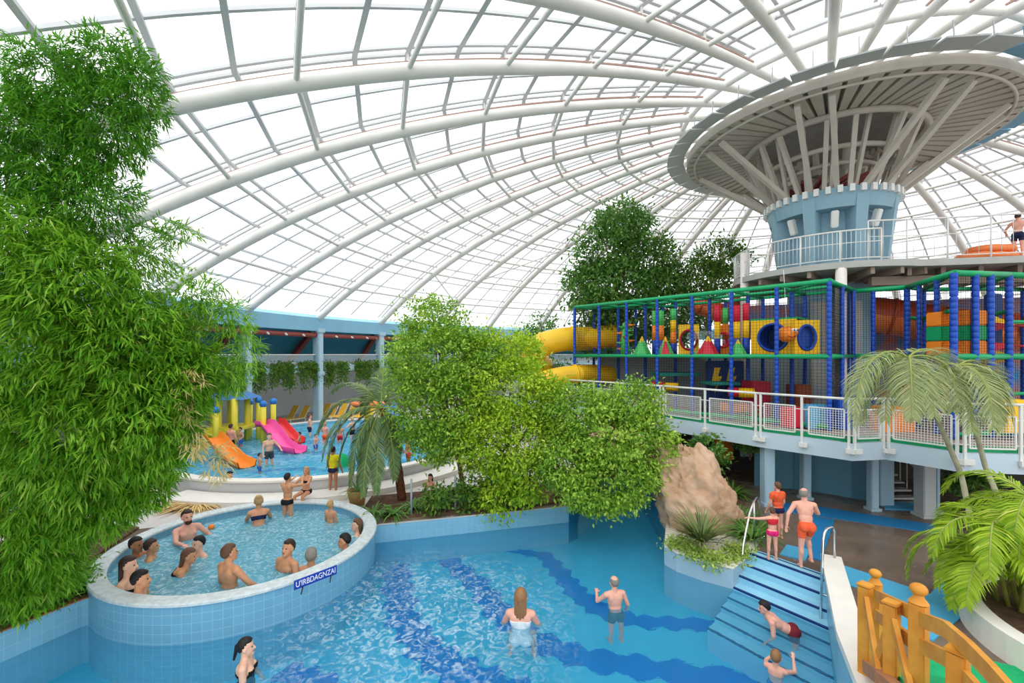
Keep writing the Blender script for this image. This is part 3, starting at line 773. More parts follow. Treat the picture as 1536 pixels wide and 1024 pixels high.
# water
def water(poly, z, m, name, label, holes=()):
    vs_, es = [], []
    for pl in [poly]+list(holes):
        o = len(vs_); vs_ += [Vector((p[0], p[1])) for p in pl]; es += [(o+i, o+(i+1) % len(pl)) for i in range(len(pl))]
    V, E_, Fc, *_ = delaunay_2d_cdt(vs_, es, [], 0, 1e-5); keep = []
    for f in Fc:
        c = sum((V[i] for i in f), Vector((0, 0)))/len(f)
        if pip(c, poly) and not any(pip(c, h) for h in holes):
            a, b, d_ = (V[f[0]], V[f[1]], V[f[2]]); keep.append(tuple(f) if (b-a).cross(d_-a) > 0 else tuple(reversed(f)))
    mb = MB(); mb.add([(v.x, v.y, z) for v in V], keep)
    return tag(mb.build(name, m), label, 'water', None, 'stuff')
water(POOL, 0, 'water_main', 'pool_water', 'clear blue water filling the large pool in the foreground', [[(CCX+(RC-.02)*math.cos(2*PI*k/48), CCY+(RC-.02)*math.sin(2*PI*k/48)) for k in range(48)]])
# ---- whirlpool
wp = thing('whirlpool', 'round raised whirlpool basin with blue tiled wall and pale coping', 'whirlpool', (CCX, CCY, FZ))
mb = MB(); c3 = (CCX, CCY, 0)
mb.lathe([(RC-.28, FZ+.5), (RC-.28, .66), ], c3, 72); mb.build('inner_wall', 'tile_round', wp)
mb = MB(); mb.lathe([(RC-.03, .66), (RC-.03, FZ)], c3, 72); mb.build('outer_wall', 'tile_round', wp)
mb = MB(); mb.lathe([(RC-.31, .66), (RC-.31, .70), (RC-.29, .72), (RC-.02, .72), (RC, .70), (RC, .66), (RC-.31, .66)], c3, 96, smooth=False); mb.build('coping', 'coping', wp)
mb = MB(); mb.lathe([(0, -.85), (RC-.28, -.85)], c3, 48); mb.build('basin_floor', 'pool_floor', wp)
mb = MB(); mb.lathe([(RC-.7, -.85), (RC-.7, -.1), (RC-.28, -.1)], c3, 72, smooth=False); mb.build('bench', 'step_blue', wp)
ZW = .5
water([(CCX+(RC-.285)*math.cos(2*PI*k/64), CCY+(RC-.285)*math.sin(2*PI*k/64)) for k in range(64)], ZW, 'water_whirl', 'whirlpool_water', 'bubbling light blue water inside the round whirlpool')
# sign on the coping
sa, sb = on(441, 884, .76), on(505, 859, .76)
sd = (sb-sa); sl = sd.length; sd.normalize()
sg = thing('pool_sign', 'small blue sign with white capitals on the whirlpool coping', 'sign', (sa+sb)/2)
up = Vector((0, 0, 1)); R = Matrix((sd, up.cross(sd), up)).transposed()
mb = MB(); mb.box((sa+sb)/2+Vector((0, 0, .07)), (sl, .015, .17), R=R); mb.build('board', 'sign_blue', sg)
for t in (.2, .86):
    q = sa.lerp(sb, t); mb = MB(); mb.bar(q+Vector((0, 0, .0)), q+Vector((.06, -.2, -.04)), .02, .012); mb.build('bracket', 'black', sg)
cu = bpy.data.curves.new('lettering', 'FONT'); cu.body = "U'IRBDAGNZAI"; cu.size = .145; cu.align_x = 'CENTER'; cu.align_y = 'CENTER'; cu.extrude = .003
to = bpy.data.objects.new('lettering', cu); COL.objects.link(to)
dg = bpy.context.evaluated_depsgraph_get(); me = bpy.data.meshes.new_from_object(to.evaluated_get(dg)); bpy.data.objects.remove(to)
me.materials.clear(); me.materials.append(M['white'])
wd = max(v.co.x for v in me.vertices)-min(v.co.x for v in me.vertices)
for v in me.vertices: v.co.x *= sl*.92/wd
lt = bpy.data.objects.new('lettering', me); COL.objects.link(lt); lt.parent = sg
lt.matrix_local = Matrix.Translation(Vector((0, 0, .07))-R.col[1]*.011) @ (R @ Matrix(((1, 0, 0), (0, 0, -1), (0, 1, 0)))).to_4x4()
tag(lt, 'white lettering')
# ---- children's pool
kp = thing('children_pool', 'large oval children pool with pale rim on the far left', 'pool', (KC[0], KC[1], .5))
def ring_prof(name, prof, m):
    mb = MB(); n = 96; vs_ = []; k_ = len(prof)
    for j in range(n):
        a = 2*PI*j/n
        for off, z in prof: vs_.append((KC[0]+(KR[0]+off)*math.cos(a), KC[1]+(KR[1]+off)*math.sin(a), z))
    fs_ = [(j*k_+i, ((j+1) % n)*k_+i, ((j+1) % n)*k_+i+1, j*k_+i+1) for j in range(n) for i in range(k_-1)]
    mb.add(vs_, fs_); return mb.build(name, m, kp)
ring_prof('outer_wall', [(.0, .98), (0, .3)], 'wall_grey')
ring_prof('rim', [(-.34, .96), (-.34, 1.02), (.03, 1.02), (.03, .96)], 'coping_white')
ring_prof('inner_wall', [(-.3, .4), (-.3, .98)], 'step_blue')
mb = MB(); mb.add([(x, y, .52) for x, y in kell(.97)], [tuple(range(72))]); mb.build('basin_floor', 'kids_floor', kp)
for k in range(14):
    c = (KC[0]+random.uniform(-3.5, 4), KC[1]+random.uniform(-5, 5)); mb = MB(); L = random.uniform(.6, 1.8); ps, qs = [], []
    for i in range(9):
        t = i/8; x = c[0]+(t-.5)*2*L; y = c[1]+.25*math.sin(t*5+k); w_ = .22*math.sin(t*PI)+.03
        ps.append((x, y+w_, .526)); qs.append((x, y-w_, .526))
    mb.strip(qs, ps); mb.build('wave_tile', 'pool_band', kp)
water(kell(.955), .88, 'water_kids', 'children_pool_water', 'shallow blue water in the children pool')
# step ledge outside the children's pool
mb = MB()
n = 30; ps = []
for j in range(n+1):
    a = -1.9+2.0*j/n; ps.append((KC[0]+(KR[0]+.95)*math.cos(a), KC[1]+(KR[1]+.95)*math.sin(a)))
qs = [(KC[0]+(KR[0]+.05)*math.cos(-1.9+2.0*j/n), KC[1]+(KR[1]+.05)*math.sin(-1.9+2.0*j/n)) for j in range(n+1)]
mb.prism(ps+qs[::-1], .5, .66); struct(mb.build('trim_4', 'coping_white'), 'low pale step around the front of the children pool')
# ---- stairs
stt = thing('pool_stairs', 'pale blue tiled steps with navy edges leading down into the large pool', 'stairs', (5.6, 9.5, FZ))
nv = (STR-STL).normalized(); dn = Vector((-nv.y, nv.x)); dn = dn if dn.x < 0 else -dn
ld = (Vector((4.71, 9.5))-STL).normalized(); rd = (Vector((4.85, 6.6))-STR).normalized()
def hit(p, d, s):            # along d from p until offset s down the flight
    return p+d*(s/d.dot(dn))
TR = .3
for k in range(8):
    z = .5-.15*k
    s0, s1 = (-.02 if k == 0 else TR*(k)-.02), TR*(k+1)
    a, b, c, e = hit(STL, ld, s0), hit(STR, rd, s0), hit(STR, rd, s1), hit(STL, ld, s1)
    if k == 0: s1 = TR
    mb = MB(); mb.prism([(a.x, a.y), (e.x, e.y), (c.x, c.y), (b.x, b.y)], FZ, z); mb.build('step', 'step_blue', stt)
    for s2 in ((s1-.045,) if k else (s1-.045, .06)):
        a, b, c, e = hit(STL, ld, s2), hit(STR, rd, s2), hit(STR, rd, s2+.047), hit(STL, ld, s2+.047)
        mb = MB(); mb.prism([(a.x, a.y), (e.x, e.y), (c.x, c.y), (b.x, b.y)], z-.03, z+.004); mb.build('nosing', 'navy_tile', stt)
def handrail(p0, p1, z0, z1, label, top=.95):
    r = thing('handrail', label, 'railing', (p0[0], p0[1], z0))
    a, b = Vector((p0[0], p0[1], 0)), Vector((p1[0], p1[1], 0)); d = (b-a)
    pts = [a+Vector((0, 0, z0))]
    for t in range(0, 100, 15):
        q = math.radians(t); pts.append(a+d*.14*(1-math.cos(q))+Vector((0, 0, z0+top-.12+.12*math.sin(q))))
    for t in range(90, -10, -15):
        q = math.radians(t); pts.append(a+d*(.36-.10*(1-math.cos(q)) if False else .3)+d*.0+Vector((0, 0, 0))) if False else None
    pts = [p for p in pts if p is not None]
    q0 = a+d*.3+Vector((0, 0, z0+top)); pts.append(q0)
    q1 = b+Vector((0, 0, z1)); pts.append(a+d*.42+Vector((0, 0, z0+top-.06))); pts.append(q1)
    mb = MB(); mb.tube(pts, .024, 8); mb.build('rail', 'chrome', r)
    return r
# right rail: upright loop at the head of the steps, leg down to the steps
q = Vector((6.36, 8.78)); e = Vector((5.55, 8.15))
hr = thing('handrail', 'chrome looped handrail beside the white coping at the steps', 'railing', (q.x, q.y, .9))
pts = [(6.5, 9.0, .88), (6.5, 9.0, 1.42), (6.46, 8.97, 1.52), (6.36, 8.9, 1.56), (6.2, 8.8, 1.56), (6.1, 8.72, 1.5), (6.06, 8.7, 1.38), (5.72, 8.3, -.25)]
mb = MB(); mb.tube(pts, .024, 8); mb.build('rail', 'chrome', hr)
mb = MB(); mb.tube([(5.87, 8.47, .45), (5.98, 8.38, .45)], .016, 6); mb.build('stay', 'chrome', hr)
hl = thing('handrail', 'chrome looped handrail sloping down along the rock planter', 'railing', (6.2, 10.95, .5))
pts = [(6.1, 11.0, .5), (6.1, 11.0, 1.38), (6.06, 10.97, 1.47), (5.97, 10.9, 1.5), (5.8, 10.72, 1.46), (5.55, 10.45, 1.25), (5.2, 10.05, .7), (4.9, 9.6, -.2)]
mb = MB(); mb.tube(pts, .024, 8); mb.build('rail', 'chrome', hl)
mb = MB(); mb.tube([(5.82, 10.74, .5), (5.82, 10.74, 1.46)], .02, 6); mb.build('post', 'chrome', hl)
# ---- flat marks on the floor
SLZ = [.512]
def slab(pts, m, label):
    SLZ[0] += .003; mb = MB(); mb.prism(pts, .495, SLZ[0]); return struct(mb.build('trim_5', m), label)
px = lambda *q: [tuple(on(x, y, .5).xy) for x, y in q]
slab(px((1240, 846), (1258, 846), (1400, 893), (1395, 915), (1240, 868)), 'mat_cyan', 'light blue tile strip beside the pool steps')
slab(px((1160, 752), (1240, 762), (1330, 776), (1420, 790), (1420, 803), (1330, 789), (1240, 776), (1160, 765)), 'mat_blue', 'curved blue tile stripe on the floor under the walkway')
slab(px((1218, 775), (1252, 780), (1232, 842), (1196, 830)), 'mat_blue', 'blue rectangular non slip mat at the top of the steps')
slab(px((1440, 838), (1480, 835), (1468, 905), (1420, 945), (1385, 905)), 'mat_cyan', 'light blue floor strip leading to the palm planter')
slab(px((1330, 920), (1395, 893), (1420, 945), (1400, 962), (1345, 945)), 'mat_cyan', 'light blue floor area behind the wooden bridge')
slab(px((1180, 818), (1215, 826), (1208, 842), (1170, 832)), 'mat_cyan', 'pale blue tile corner at the top step')
slab(px((1327, 752), (1375, 756), (1372, 766), (1327, 764)), 'mat_cyan', 'blue tile edge before the small stair flight')
slab(px((1385, 970), (1640, 1030), (1640, 1100), (1300, 1100)), 'turf_green', 'green carpet floor beyond the wooden bridge')
# ---- planter with rock
pl = thing('rock_planter', 'pale blue tiled planter wall around the brown rock', 'planter', (4.9, 11, FZ))
mb = MB()
n = len(PT)
mb.prism(PT, FZ, .42, mi=0)
mb.build('wall', ['pale_blue'], pl)
mb = MB(); ctr = Vector((5.0, 11.0))
ins = [tuple(Vector(p).lerp(ctr, .12)) for p in PT]
vs_ = [(p[0], p[1], .45) for p in PT]+[(p[0], p[1], .45) for p in ins]+[(p[0], p[1], .40) for p in PT]
fs_ = [(i, (i+1) % n, n+(i+1) % n, n+i) for i in range(n)]+[(2*n+i, 2*n+(i+1) % n, (i+1) % n, i) for i in range(n)]
mb.add(vs_, fs_); mb.build('coping', 'coping_white', pl)
mb = MB(); mb.prism(ins, .40, .47); mb.build('soil', 'coping_white', pl)
# rock: noise-displaced body
from mathutils import noise as mnoise
def rock(name, c, r, lab, seed=0, nu=110, nv_=80, amp=.2, lean=(0, 0), m='rock', pw=1.0):
    mb = MB(); mb.ell((0, 0, 0), 1.0, n=nu, m=nv_); out = []
    for v in mb.v:
        v = Vector(v); q = v*1.5+Vector((seed*3.1, 0, 0))
        w3 = Vector((q.x*1.2, q.y*1.2, q.z*2.6)); k = 1+amp*mnoise.noise(q)+amp*.7*mnoise.noise(q*2.3)-amp*.55*abs(mnoise.noise(w3*2.2))-amp*.4*abs(mnoise.noise(w3*4.3+Vector((5, 1, 2))))+amp*.2*mnoise.noise(q*9)
        z = v.z*k
        out.append((c[0]+v.x*k*r[0]+lean[0]*z*r[2], c[1]+v.y*k*r[1]+lean[1]*z*r[2], c[2]+z*r[2]))
    mb.v = out
    return tag(mb.build(name, m, origin=(c[0], c[1], c[2]-r[2])), lab, 'rock')
rock('rock', (5.1, 12.05, .75), (1.12, .85, 1.85), 'large brown artificial rock rising from the pool planter', 2, lean=(-.28, .12), amp=.26)
rock('rock', (3.55, 15.1, 1.75), (1.5, 1.1, .75), 'low brown rock arch over the dark grotto behind the tree', 5, amp=.3)
# ---- right curved planter
mb = MB(); c3 = (9.5, 6.3, 0)
pp = [(2.3, 2.25, .5), (2.3, 2.25, .92), (2.05, 2.0, .92), (2.05, 2.0, .5)]
n = 64; vs_ = []
for j in range(n):
    a = 2*PI*j/n
    for rx, ry, z in pp: vs_.append((9.5+rx*math.cos(a), 6.3+ry*math.sin(a), z))
mb.add(vs_, [(j*4+i, ((j+1) % n)*4+i, ((j+1) % n)*4+i+1, j*4+i+1) for j in range(n) for i in range(3)])
p2 = thing('palm_planter', 'white curved planter wall below the bright green palms', 'planter', (9.5, 6.3, .5))
mb.build('wall', 'coping_white', p2)
mb = MB(); mb.add([(9.5+2.06*math.cos(2*PI*k/48), 6.3+2.0*math.sin(2*PI*k/48), .84) for k in range(48)], [tuple(range(48))]); mb.build('soil', 'soil', p2)
# ---- soil beds
mb = MB(); mb.prism([(-3.3, 12.15), (1.6, 13.52), (2.2, 15.2), (.5, 15.6), (-4.4, 14.0), (-4.3, 13.0)], .45, .56); struct(mb.build('floor', 'soil'), 'planted soil bed behind the pool back wall')
mb = MB(); mb.prism([(-12.5, 3.0), (-10.3, 2.6), (-8.95, 6.2), (-8.5, 7.35), (-8.1, 8.3), (-9.1, 9.5), (-9.6, 11.5), (-12, 12)], .45, .56); struct(mb.build('floor', 'soil'), 'planted soil bed under the bamboo')
mb = MB(); mb.prism([(4.6, 12.9), (6.3, 12.4), (7.0, 13.4), (7.9, 15.3), (6.5, 18.5), (3.5, 18.5), (4.8, 16.6)], .45, .55); struct(mb.build('floor', 'soil'), 'shaded soil bed behind the rock')
for k, x in enumerate((617, 683, 738, 795)):
    t = (x-576)/(853-576); Y = 12.15+1.5*t; X = (x-HX)/F*Y; mb = MB()
    mb.tube([(X, Y, .48), (X, Y, 1.55)], .028, 8); mb.box((X, Y, .5), (.1, .1, .04))
    tag(mb.build('fence_post', 'post_grey', origin=(X, Y, .48)), 'slim grey steel post at the pool back wall, '+('first', 'second', 'third', 'fourth')[k]+' from the whirlpool', 'post', 'steel posts along the planted bed')
# ============================================================ walkway with its fence
ED = [Vector(p) for p in ((-.5, 24.0), (2.5, 20.4), (5.47, 16.3), (7.3, 13.25), (8.76, 11.5), (9.75, 11.66), (10.46, 10.4), (11.7, 10.2), (14.5, 9.6))]
ZK = 2.7
wk = thing('walkway', 'raised walkway slab with pale blue edge carrying the play frame', 'walkway', (8.76, 11.5, 2.25))
mb = MB(); mb.prism([(v.x+.1, v.y+.1) for v in ED]+[(20, 14), (17, 22), (6, 27), (1, 27)], 2.45, ZK-.02); mb.build('slab', 'under_brown', wk)
mb = MB()
for a, b in zip(ED, ED[1:]): 
    d = (b-a).normalized(); n_ = Vector((-d.y, d.x)); n_ = n_ if n_.y > 0 or n_.x > 0 else -n_
    mb.prism([(a.x, a.y), (b.x, b.y), (b.x+n_.x*.18, b.y+n_.y*.18), (a.x+n_.x*.18, a.y+n_.y*.18)], 2.25, ZK)
mb.build('edge_beam', 'fascia_blue', wk)
mb = MB()
for a, b in zip(ED, ED[1:]):
    d = (b-a).normalized(); n_ = Vector((-d.y, d.x)); n_ = n_ if n_.y > 0 or n_.x > 0 else -n_
    mb.prism([(a.x+n_.x*.16, a.y+n_.y*.16), (b.x+n_.x*.16, b.y+n_.y*.16), (b.x+n_.x*.3, b.y+n_.y*.3), (a.x+n_.x*.3, a.y+n_.y*.3)], ZK-.01, ZK+.12)
mb.build('kick_board', 'play_green', wk)
for k in range(9):
    a = ED[2].lerp(ED[6], k/8.0); mb = MB(); mb.bar((a.x+.3, a.y+.5, 2.36), (a.x+4.5, a.y+5.5, 2.36), .2, .28); mb.build('beam', 'under_brown', wk)
fn = thing('walkway_fence', 'white fence of square wire mesh panels along the raised walkway', 'fence', (8.76, 11.5, ZK))
for s_, (a, b) in enumerate(zip(ED, ED[1:])):
    d = (b-a); L = d.length; d.normalize(); d3 = Vector((d.x, d.y, 0)); n_ = Vector((d.y, -d.x, 0)); n_ = n_ if n_.y < 0 or n_.x < 0 else -n_
    a3, b3 = Vector((a.x, a.y, ZK)), Vector((b.x, b.y, ZK))
    mb = MB(); mb.tube([a3+Vector((0, 0, 1.14))-d3*.03, b3+Vector((0, 0, 1.14))+d3*.03], .034, 8); mb.build('top_rail', 'steel_white', fn)
    k = max(1, round(L/1.45))
    for j in range(k+1):
        if j == k and s_ < len(ED)-2: off = L-.07
        else: off = L*j/k if j else .07
        p = a3+d3*off
        mb = MB(); mb.box(p+Vector((0, 0, .42)), (.055, .055, 1.46), rz=math.atan2(d.y, d.x)); mb.build('post', 'steel_white', fn)
        mb = MB(); mb.box(p+n_*.05+d3*.05+Vector((0, 0, -.2)), (.2, .08, .12), rz=math.atan2(d.y, d.x)); mb.build('bracket', 'steel_white', fn)
    for j in range(k):
        o0, o1 = L*j/k+.17, L*(j+1)/k-.17
        if o1-o0 < .3: continue
        mb = MB(); q = [a3+d3*o0+Vector((0, 0, .12)), a3+d3*o1+Vector((0, 0, .12)), a3+d3*o1+Vector((0, 0, .86)), a3+d3*o0+Vector((0, 0, .86))]
        for e in range(4): mb.bar(q[e], q[(e+1) % 4], .035, .035, up=n_)
        for o_ in (o0, o1):
            for z in (.2, .78): mb.bar(a3+d3*(o_-(.17 if o_ == o0 else 0))+Vector((0, 0, z)), a3+d3*(o_+(0 if o_ == o0 else .17))+Vector((0, 0, z)), .02, .02)
        o = mb.build('panel_frame', 'steel_white', fn)
        mb = MB(); nx = int((o1-o0)/.06); nz = 12
        for i in range(1, nx): p = a3+d3*(o0+(o1-o0)*i/nx); mb.bar(p+Vector((0, 0, .12)), p+Vector((0, 0, .86)), .009, .009)
        for i in range(1, nz): z = Vector((0, 0, .12+.74*i/nz)); mb.bar(q[0]+z-Vector((0, 0, .12)), q[1]+z-Vector((0, 0, .12)), .009, .009)
        mb.build('wire_mesh', 'steel_white', o)
# columns and dark space under the walkway
def column(px_, Y, w_, lab, z1=2.3, m='pale_blue', z0=.5):
    X = (px_-HX)/F*Y; mb = MB(); mb.box((X, Y, (z0+z1)/2), (w_, w_, z1-z0), bev=.02); mb.box((X, Y, z0+.04), (w_+.08, w_+.08, .08))
    return tag(mb.build('column', m, origin=(X, Y, z0)), lab, 'column')
column(1151, 13.35, .30, 'pale blue square column under the walkway beside the rock')
column(1208, 13.9, .24, 'slim pale column in front of the curved teal wall, middle of the wall', 2.45)
column(1309, 12.9, .22, 'slim pale column near the right end of the curved teal wall', 2.45)
column(1387, 12.4, .34, 'thick grey column right of the small stair flight', 2.4, 'flap_grey')
column(1405, 12.7, .12, 'thin pale column close behind the thick grey column', 2.4)
column(1043, 16.6, .2, 'slim grey column behind the top of the rock', 2.4, 'flap_grey')
mb = MB(); ps = []
for k in range(17):
    t = k/16; X = 8.3+t*2.75; Y = 15.3-1.75*t-.9*math.sin(t*PI)*-.35; ps.append((X, Y))
for (x0, y0), (x1, y1) in zip(ps, ps[1:]): mb.prism([(x0, y0), (x1, y1), (x1+.1, y1+.15), (x0+.1, y0+.15)], .5, 2.45)
struct(mb.build('wall_right', 'panel_teal'), 'curved teal panelled wall under the walkway')
mb = MB(); X, Y = 11.1, 13.35; mb.box((X, Y, 1.48), (.42, .3, 1.95), bev=.02); mb.ell((X-.03, Y-.16, 2.1), (.09, .03, .09))
tag(mb.build('pilaster', 'pale_blue', origin=(X, Y, .5)), 'light blue pilaster with a round lamp beside the small stair flight', 'column')
sf = thing('stair_flight', 'small dark stair flight with thin railing under the walkway', 'stairs', (12.1, 14.2, .5))
for k in range(8):
    mb = MB(); mb.box((11.95+.02*k, 13.9+.27*k, .55+.17*k), (1.15, .3, .05)); mb.build('tread', 'wall_grey', sf)
for sx in (-.56, .56):
    mb = MB(); mb.bar((11.95+sx, 13.75, 1.4), (12.1+sx, 15.9, 2.6), .04, .04)
    for k in range(8): mb.bar((11.95+sx+.02*k, 13.9+.27*k, .55+.17*k), (11.95+sx+.02*k, 13.9+.27*k, 1.5+.15*k), .02, .02)
    mb.build('railing', 'steel_white', sf)
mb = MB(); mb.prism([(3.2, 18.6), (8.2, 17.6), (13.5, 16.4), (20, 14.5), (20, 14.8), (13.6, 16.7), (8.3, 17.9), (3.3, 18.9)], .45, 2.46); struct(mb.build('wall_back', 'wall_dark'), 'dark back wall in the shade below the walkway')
mb = MB(); c = at(1086, 672, 16.9); mb.box(c, (.7, .06, .9), bev=.02); tag(mb.build('amber_panel', 'play_orange', origin=c), 'amber panel in the shade behind the rock', 'panel')
mb = MB(); c = at(1117, 672, 16.6); mb.box(c, (.34, .06, .62), bev=.02); tag(mb.build('info_board', 'pale_blue', origin=c), 'pale blue board hanging in the shade left of the square column', 'board')

# ============================================================ soft play frame
PG1 = Vector((9.52, 13.4)); PU = Vector((-.658, .753)); PV = Vector((.753, .658)); BAY = 1.43
Z0p, Z1p, Z2p = ZK, 4.93, 7.2
gp = lambda i, j: PG1+PU*(BAY*i)+PV*(BAY*j)
pf = thing('climbing_frame', 'two storey soft play frame of blue padded posts and green padded bars', 'play structure', (PG1.x, PG1.y, ZK))
def padpost(p, z0, z1, m='play_blue', r=.068):
    n = max(4, int((z1-z0)/.16)); pts, rs = [], []
    for k in range(n):
        a = z0+(z1-z0)*k/n; b = z0+(z1-z0)*(k+1)/n
        pts += [(p[0], p[1], a+.004), (p[0], p[1], a+.02), (p[0], p[1], b-.02), (p[0], p[1], b-.004)]; rs += [r*.86, r, r, r*.86]
    mb = MB(); mb.tube(pts, rs, 10); return mb.build('post', m, pf)
def padbar(a, b, r=.07):
    mb = MB(); mb.tube([a, b], r, 8); return mb.build('bar', 'play_green', pf)
V3 = lambda p, z: Vector((p[0], p[1], z))
def netpanel(a, b, z0, z1, step=.075):
    a, b = Vector(a), Vector(b); L = (b-a).length; mb = MB(); n = int(L/step); m_ = int((z1-z0)/step)
    for i in range(n+1): p = a.lerp(b, i/n); mb.bar(V3(p, z0), V3(p, z1), .006, .006)
    for i in range(m_+1): z = z0+(z1-z0)*i/m_; mb.bar(V3(a, z), V3(b, z), .006, .006)
    return mb.build('net', 'net_black', pf)
for j in range(3):
    for i in range(8):
        padpost(gp(i, j), Z0p, Z2p if j < 2 or i % 2 == 0 else Z2p-.05)
for j in range(3):
    for z in (Z1p, Z2p): padbar(V3(gp(-.0, j), z), V3(gp(7, j), z), .075 if j == 0 else .06)
for i in range(8):
    for z in (Z1p, Z2p): padbar(V3(gp(i, 0), z), V3(gp(i, 2), z), .06)
for i in (0, 2, 4, 6): padbar(V3(gp(i, 0), Z2p), V3(gp(i+1, 1), Z2p), .045)
padbar(V3(gp(0, 0), Z0p+.12), V3(gp(7, 0), Z0p+.12), .07)
for i in range(7):
    netpanel(gp(i, 0), gp(i+1, 0), Z1p, Z2p, .1); netpanel(gp(i, 0), gp(i+1, 0), Z0p, Z1p, .1)
    netpanel(gp(i, 2), gp(i+1, 2), Z1p, Z2p, .12)
netpanel(gp(7, 0), gp(7, 2), Z1p, Z2p, .1); netpanel(gp(0, 0), gp(0, 2), Z1p, Z2p, .1)
mb = MB(); mb.prism([tuple(gp(0, 0)), tuple(gp(7, 0)), tuple(gp(7, 2)), tuple(gp(0, 2))], Z1p-.06, Z1p+.03); mb.build('platform', 'play_brown', pf)
# recess and right wing
q = [PG1, Vector((11.75, 15.66)), Vector((13.0, 14.7)), Vector((11.97, 12.1)), Vector((13.8, 12.4)), Vector((16.2, 12.8))]
for p in q[1:]: padpost(p, Z0p, Z2p, r=.085)
for t in (.45,): padpost(q[1].lerp(q[2], t), Z0p, Z2p)
for t in (.3, .68): padpost(q[2].lerp(q[3], t), Z0p, Z2p)
for t in (.38, .66): padpost(q[3].lerp(q[4], t), Z0p, Z2p, r=.085)
for a, b in zip(q, q[1:]):
    for z in (Z1p, Z2p): padbar(V3(a, z), V3(b, z), .085)
bk = [Vector((14.1, 15.3)), Vector((15.6, 15.0)), Vector((17.4, 15.2))]
for p in bk: padpost(p, Z0p, Z2p)
for a, b in zip(bk, bk[1:]): padbar(V3(a, Z2p), V3(b, Z2p)); padbar(V3(a, Z1p), V3(b, Z1p))
for a, b in ((q[3], bk[0]), (q[4], bk[1]), (q[5], bk[2]), (q[2], bk[0])):
    for z in (Z1p, Z2p, 6.2): padbar(V3(a, z), V3(b, z), .065)
padbar(V3(q[3], Z0p+.12), V3(q[5], Z0p+.12)); padbar(V3(q[4], 5.9), V3(q[5], 5.9), .05); padbar(V3(q[4], 3.9), V3(q[5], 3.9), .05)
padbar(V3(q[4], 3.6), V3(bk[1], 3.6), .05)
for a, b in ((q[0], q[1]), (q[1], q[2]), (q[2], q[3]), (q[3], q[4]), (q[4], q[5])): netpanel(a, b, Z1p, Z2p)
for a, b in ((q[0], q[1]), (q[1], q[2]), (q[3], q[4]), (q[4], q[5])): netpanel(a, b, Z0p, Z1p)
mb = MB(); mb.prism([tuple(v) for v in (q[3], q[4], q[5], bk[2], bk[1], bk[0], q[2])], Z1p-.06, Z1p+.03); mb.build('platform', 'play_brown', pf)
# --------- things inside the frame
def zf(px_):                    # front plane depth behind a pixel column
    k = (px_-HX)/F; s = (9.52-13.4*k)/(.658+.753*k); return 13.4+.753*s
def pt(px_, py_, back=.35): Y = zf(px_)+back; return at(px_, py_, Y)
FL = Z1p+.035
def mountain(px_, w_, h_, cols, lab, back=.4):
    c = pt(px_, 530, back); c.z = FL; o = thing('foam_peak', lab, 'foam shape', c)
    r = w_/2; zt = h_*.72; rt = r*.30
    for k in range(6):
        a0, a1 = k*PI/3-.3, (k+1)*PI/3-.3; mb = MB()
        P = lambda rr_, a, z: c+Vector((rr_*math.cos(a), rr_*math.sin(a), z))
        mb.add([P(r, a0, 0), P(r, a1, 0), P(rt, a1, zt*.92), P(rt, (a0+a1)/2, zt*1.08), P(rt, a0, zt*.92)], [(0, 1, 2, 3, 4)])
        mb.build('panel', cols[k % 2], o)
    mb = MB(); mb.lathe([(rt*1.05, zt*.9), (rt*.9, zt*1.02), (.02, h_)], c, 6, smooth=False); mb.build('tip', 'play_yellow', o)
mountain(963, .78, .78, ('play_lime', 'play_lime'), 'green foam peak with yellow tip beside the spiky green tree')
mountain(998, .70, .74, ('play_red', 'play_lime'), 'pink and green foam peak with yellow tip between the tricolour rollers')
mountain(1062, .80, .72, ('play_red', 'play_red'), 'pink red foam peak with yellow tip in front of the clear tube')
mountain(1107, .62, .56, ('play_lime', 'play_lime'), 'green foam peak with yellow tip just left of the yellow cube')
mountain(1047, .4, .34, ('play_orange', 'play_lime'), 'small orange and green foam peak beside the red one', .9)
def roller(px_, y0, y1, cols, lab, back, r=.11):
    a, b = pt(px_, y1, back), pt(px_, y0, back); a.z = FL; o = thing('foam_roller', lab, 'roller', a); n = len(cols)
    for k, m_ in enumerate(cols):
        mb = MB(); z0_, z1_ = a.z+(b.z-a.z)*k/n, a.z+(b.z-a.z)*(k+1)/n; mb.tube([(a.x, a.y, z0_), (a.x, a.y, z1_)], r, 14); mb.build('band', m_, o)
roller(982, 466, 527, ('play_blue', 'play_orange', 'play_lime'), 'blue orange and green foam roller, left one of the close pair', .9)
roller(992, 466, 527, ('play_blue', 'play_orange', 'play_lime'), 'blue orange and green foam roller, right one of the close pair', .9)
roller(1010, 463, 527, ('play_blue', 'play_orange', 'play_yellow', 'play_lime'), 'foam roller of blue orange yellow and green bands standing alone', .9)
roller(1076, 458, 525, ('play_blue', 'play_yellow', 'play_red'), 'blue yellow and red foam roller beside the round red opening', .8)
roller(1104, 458, 525, ('play_blue', 'play_yellow', 'play_red'), 'blue yellow and red foam roller in the middle of the three', .8, .14)
roller(1119, 455, 527, ('play_blue', 'play_yellow', 'play_red'), 'blue yellow and red foam roller nearest the yellow cube', .9)
roller(1088, 462, 520, ('play_red', 'play_orange', 'play_lime'), 'slim green and orange foam roller behind the red ones', 1.6, .1)
c = pt(938, 528, .5); c.z = FL; st_ = thing('spiky_tree', 'green foam tree with orange and green spikes at the left of the upper floor', 'foam shape', c)
mb = MB(); mb.tube([c, c+Vector((0, 0, 1.28))], [.2, .13], 12); mb.ell(c+Vector((0, 0, 1.3)), (.13, .13, .12)); mb.build('trunk', 'play_lime', st_)
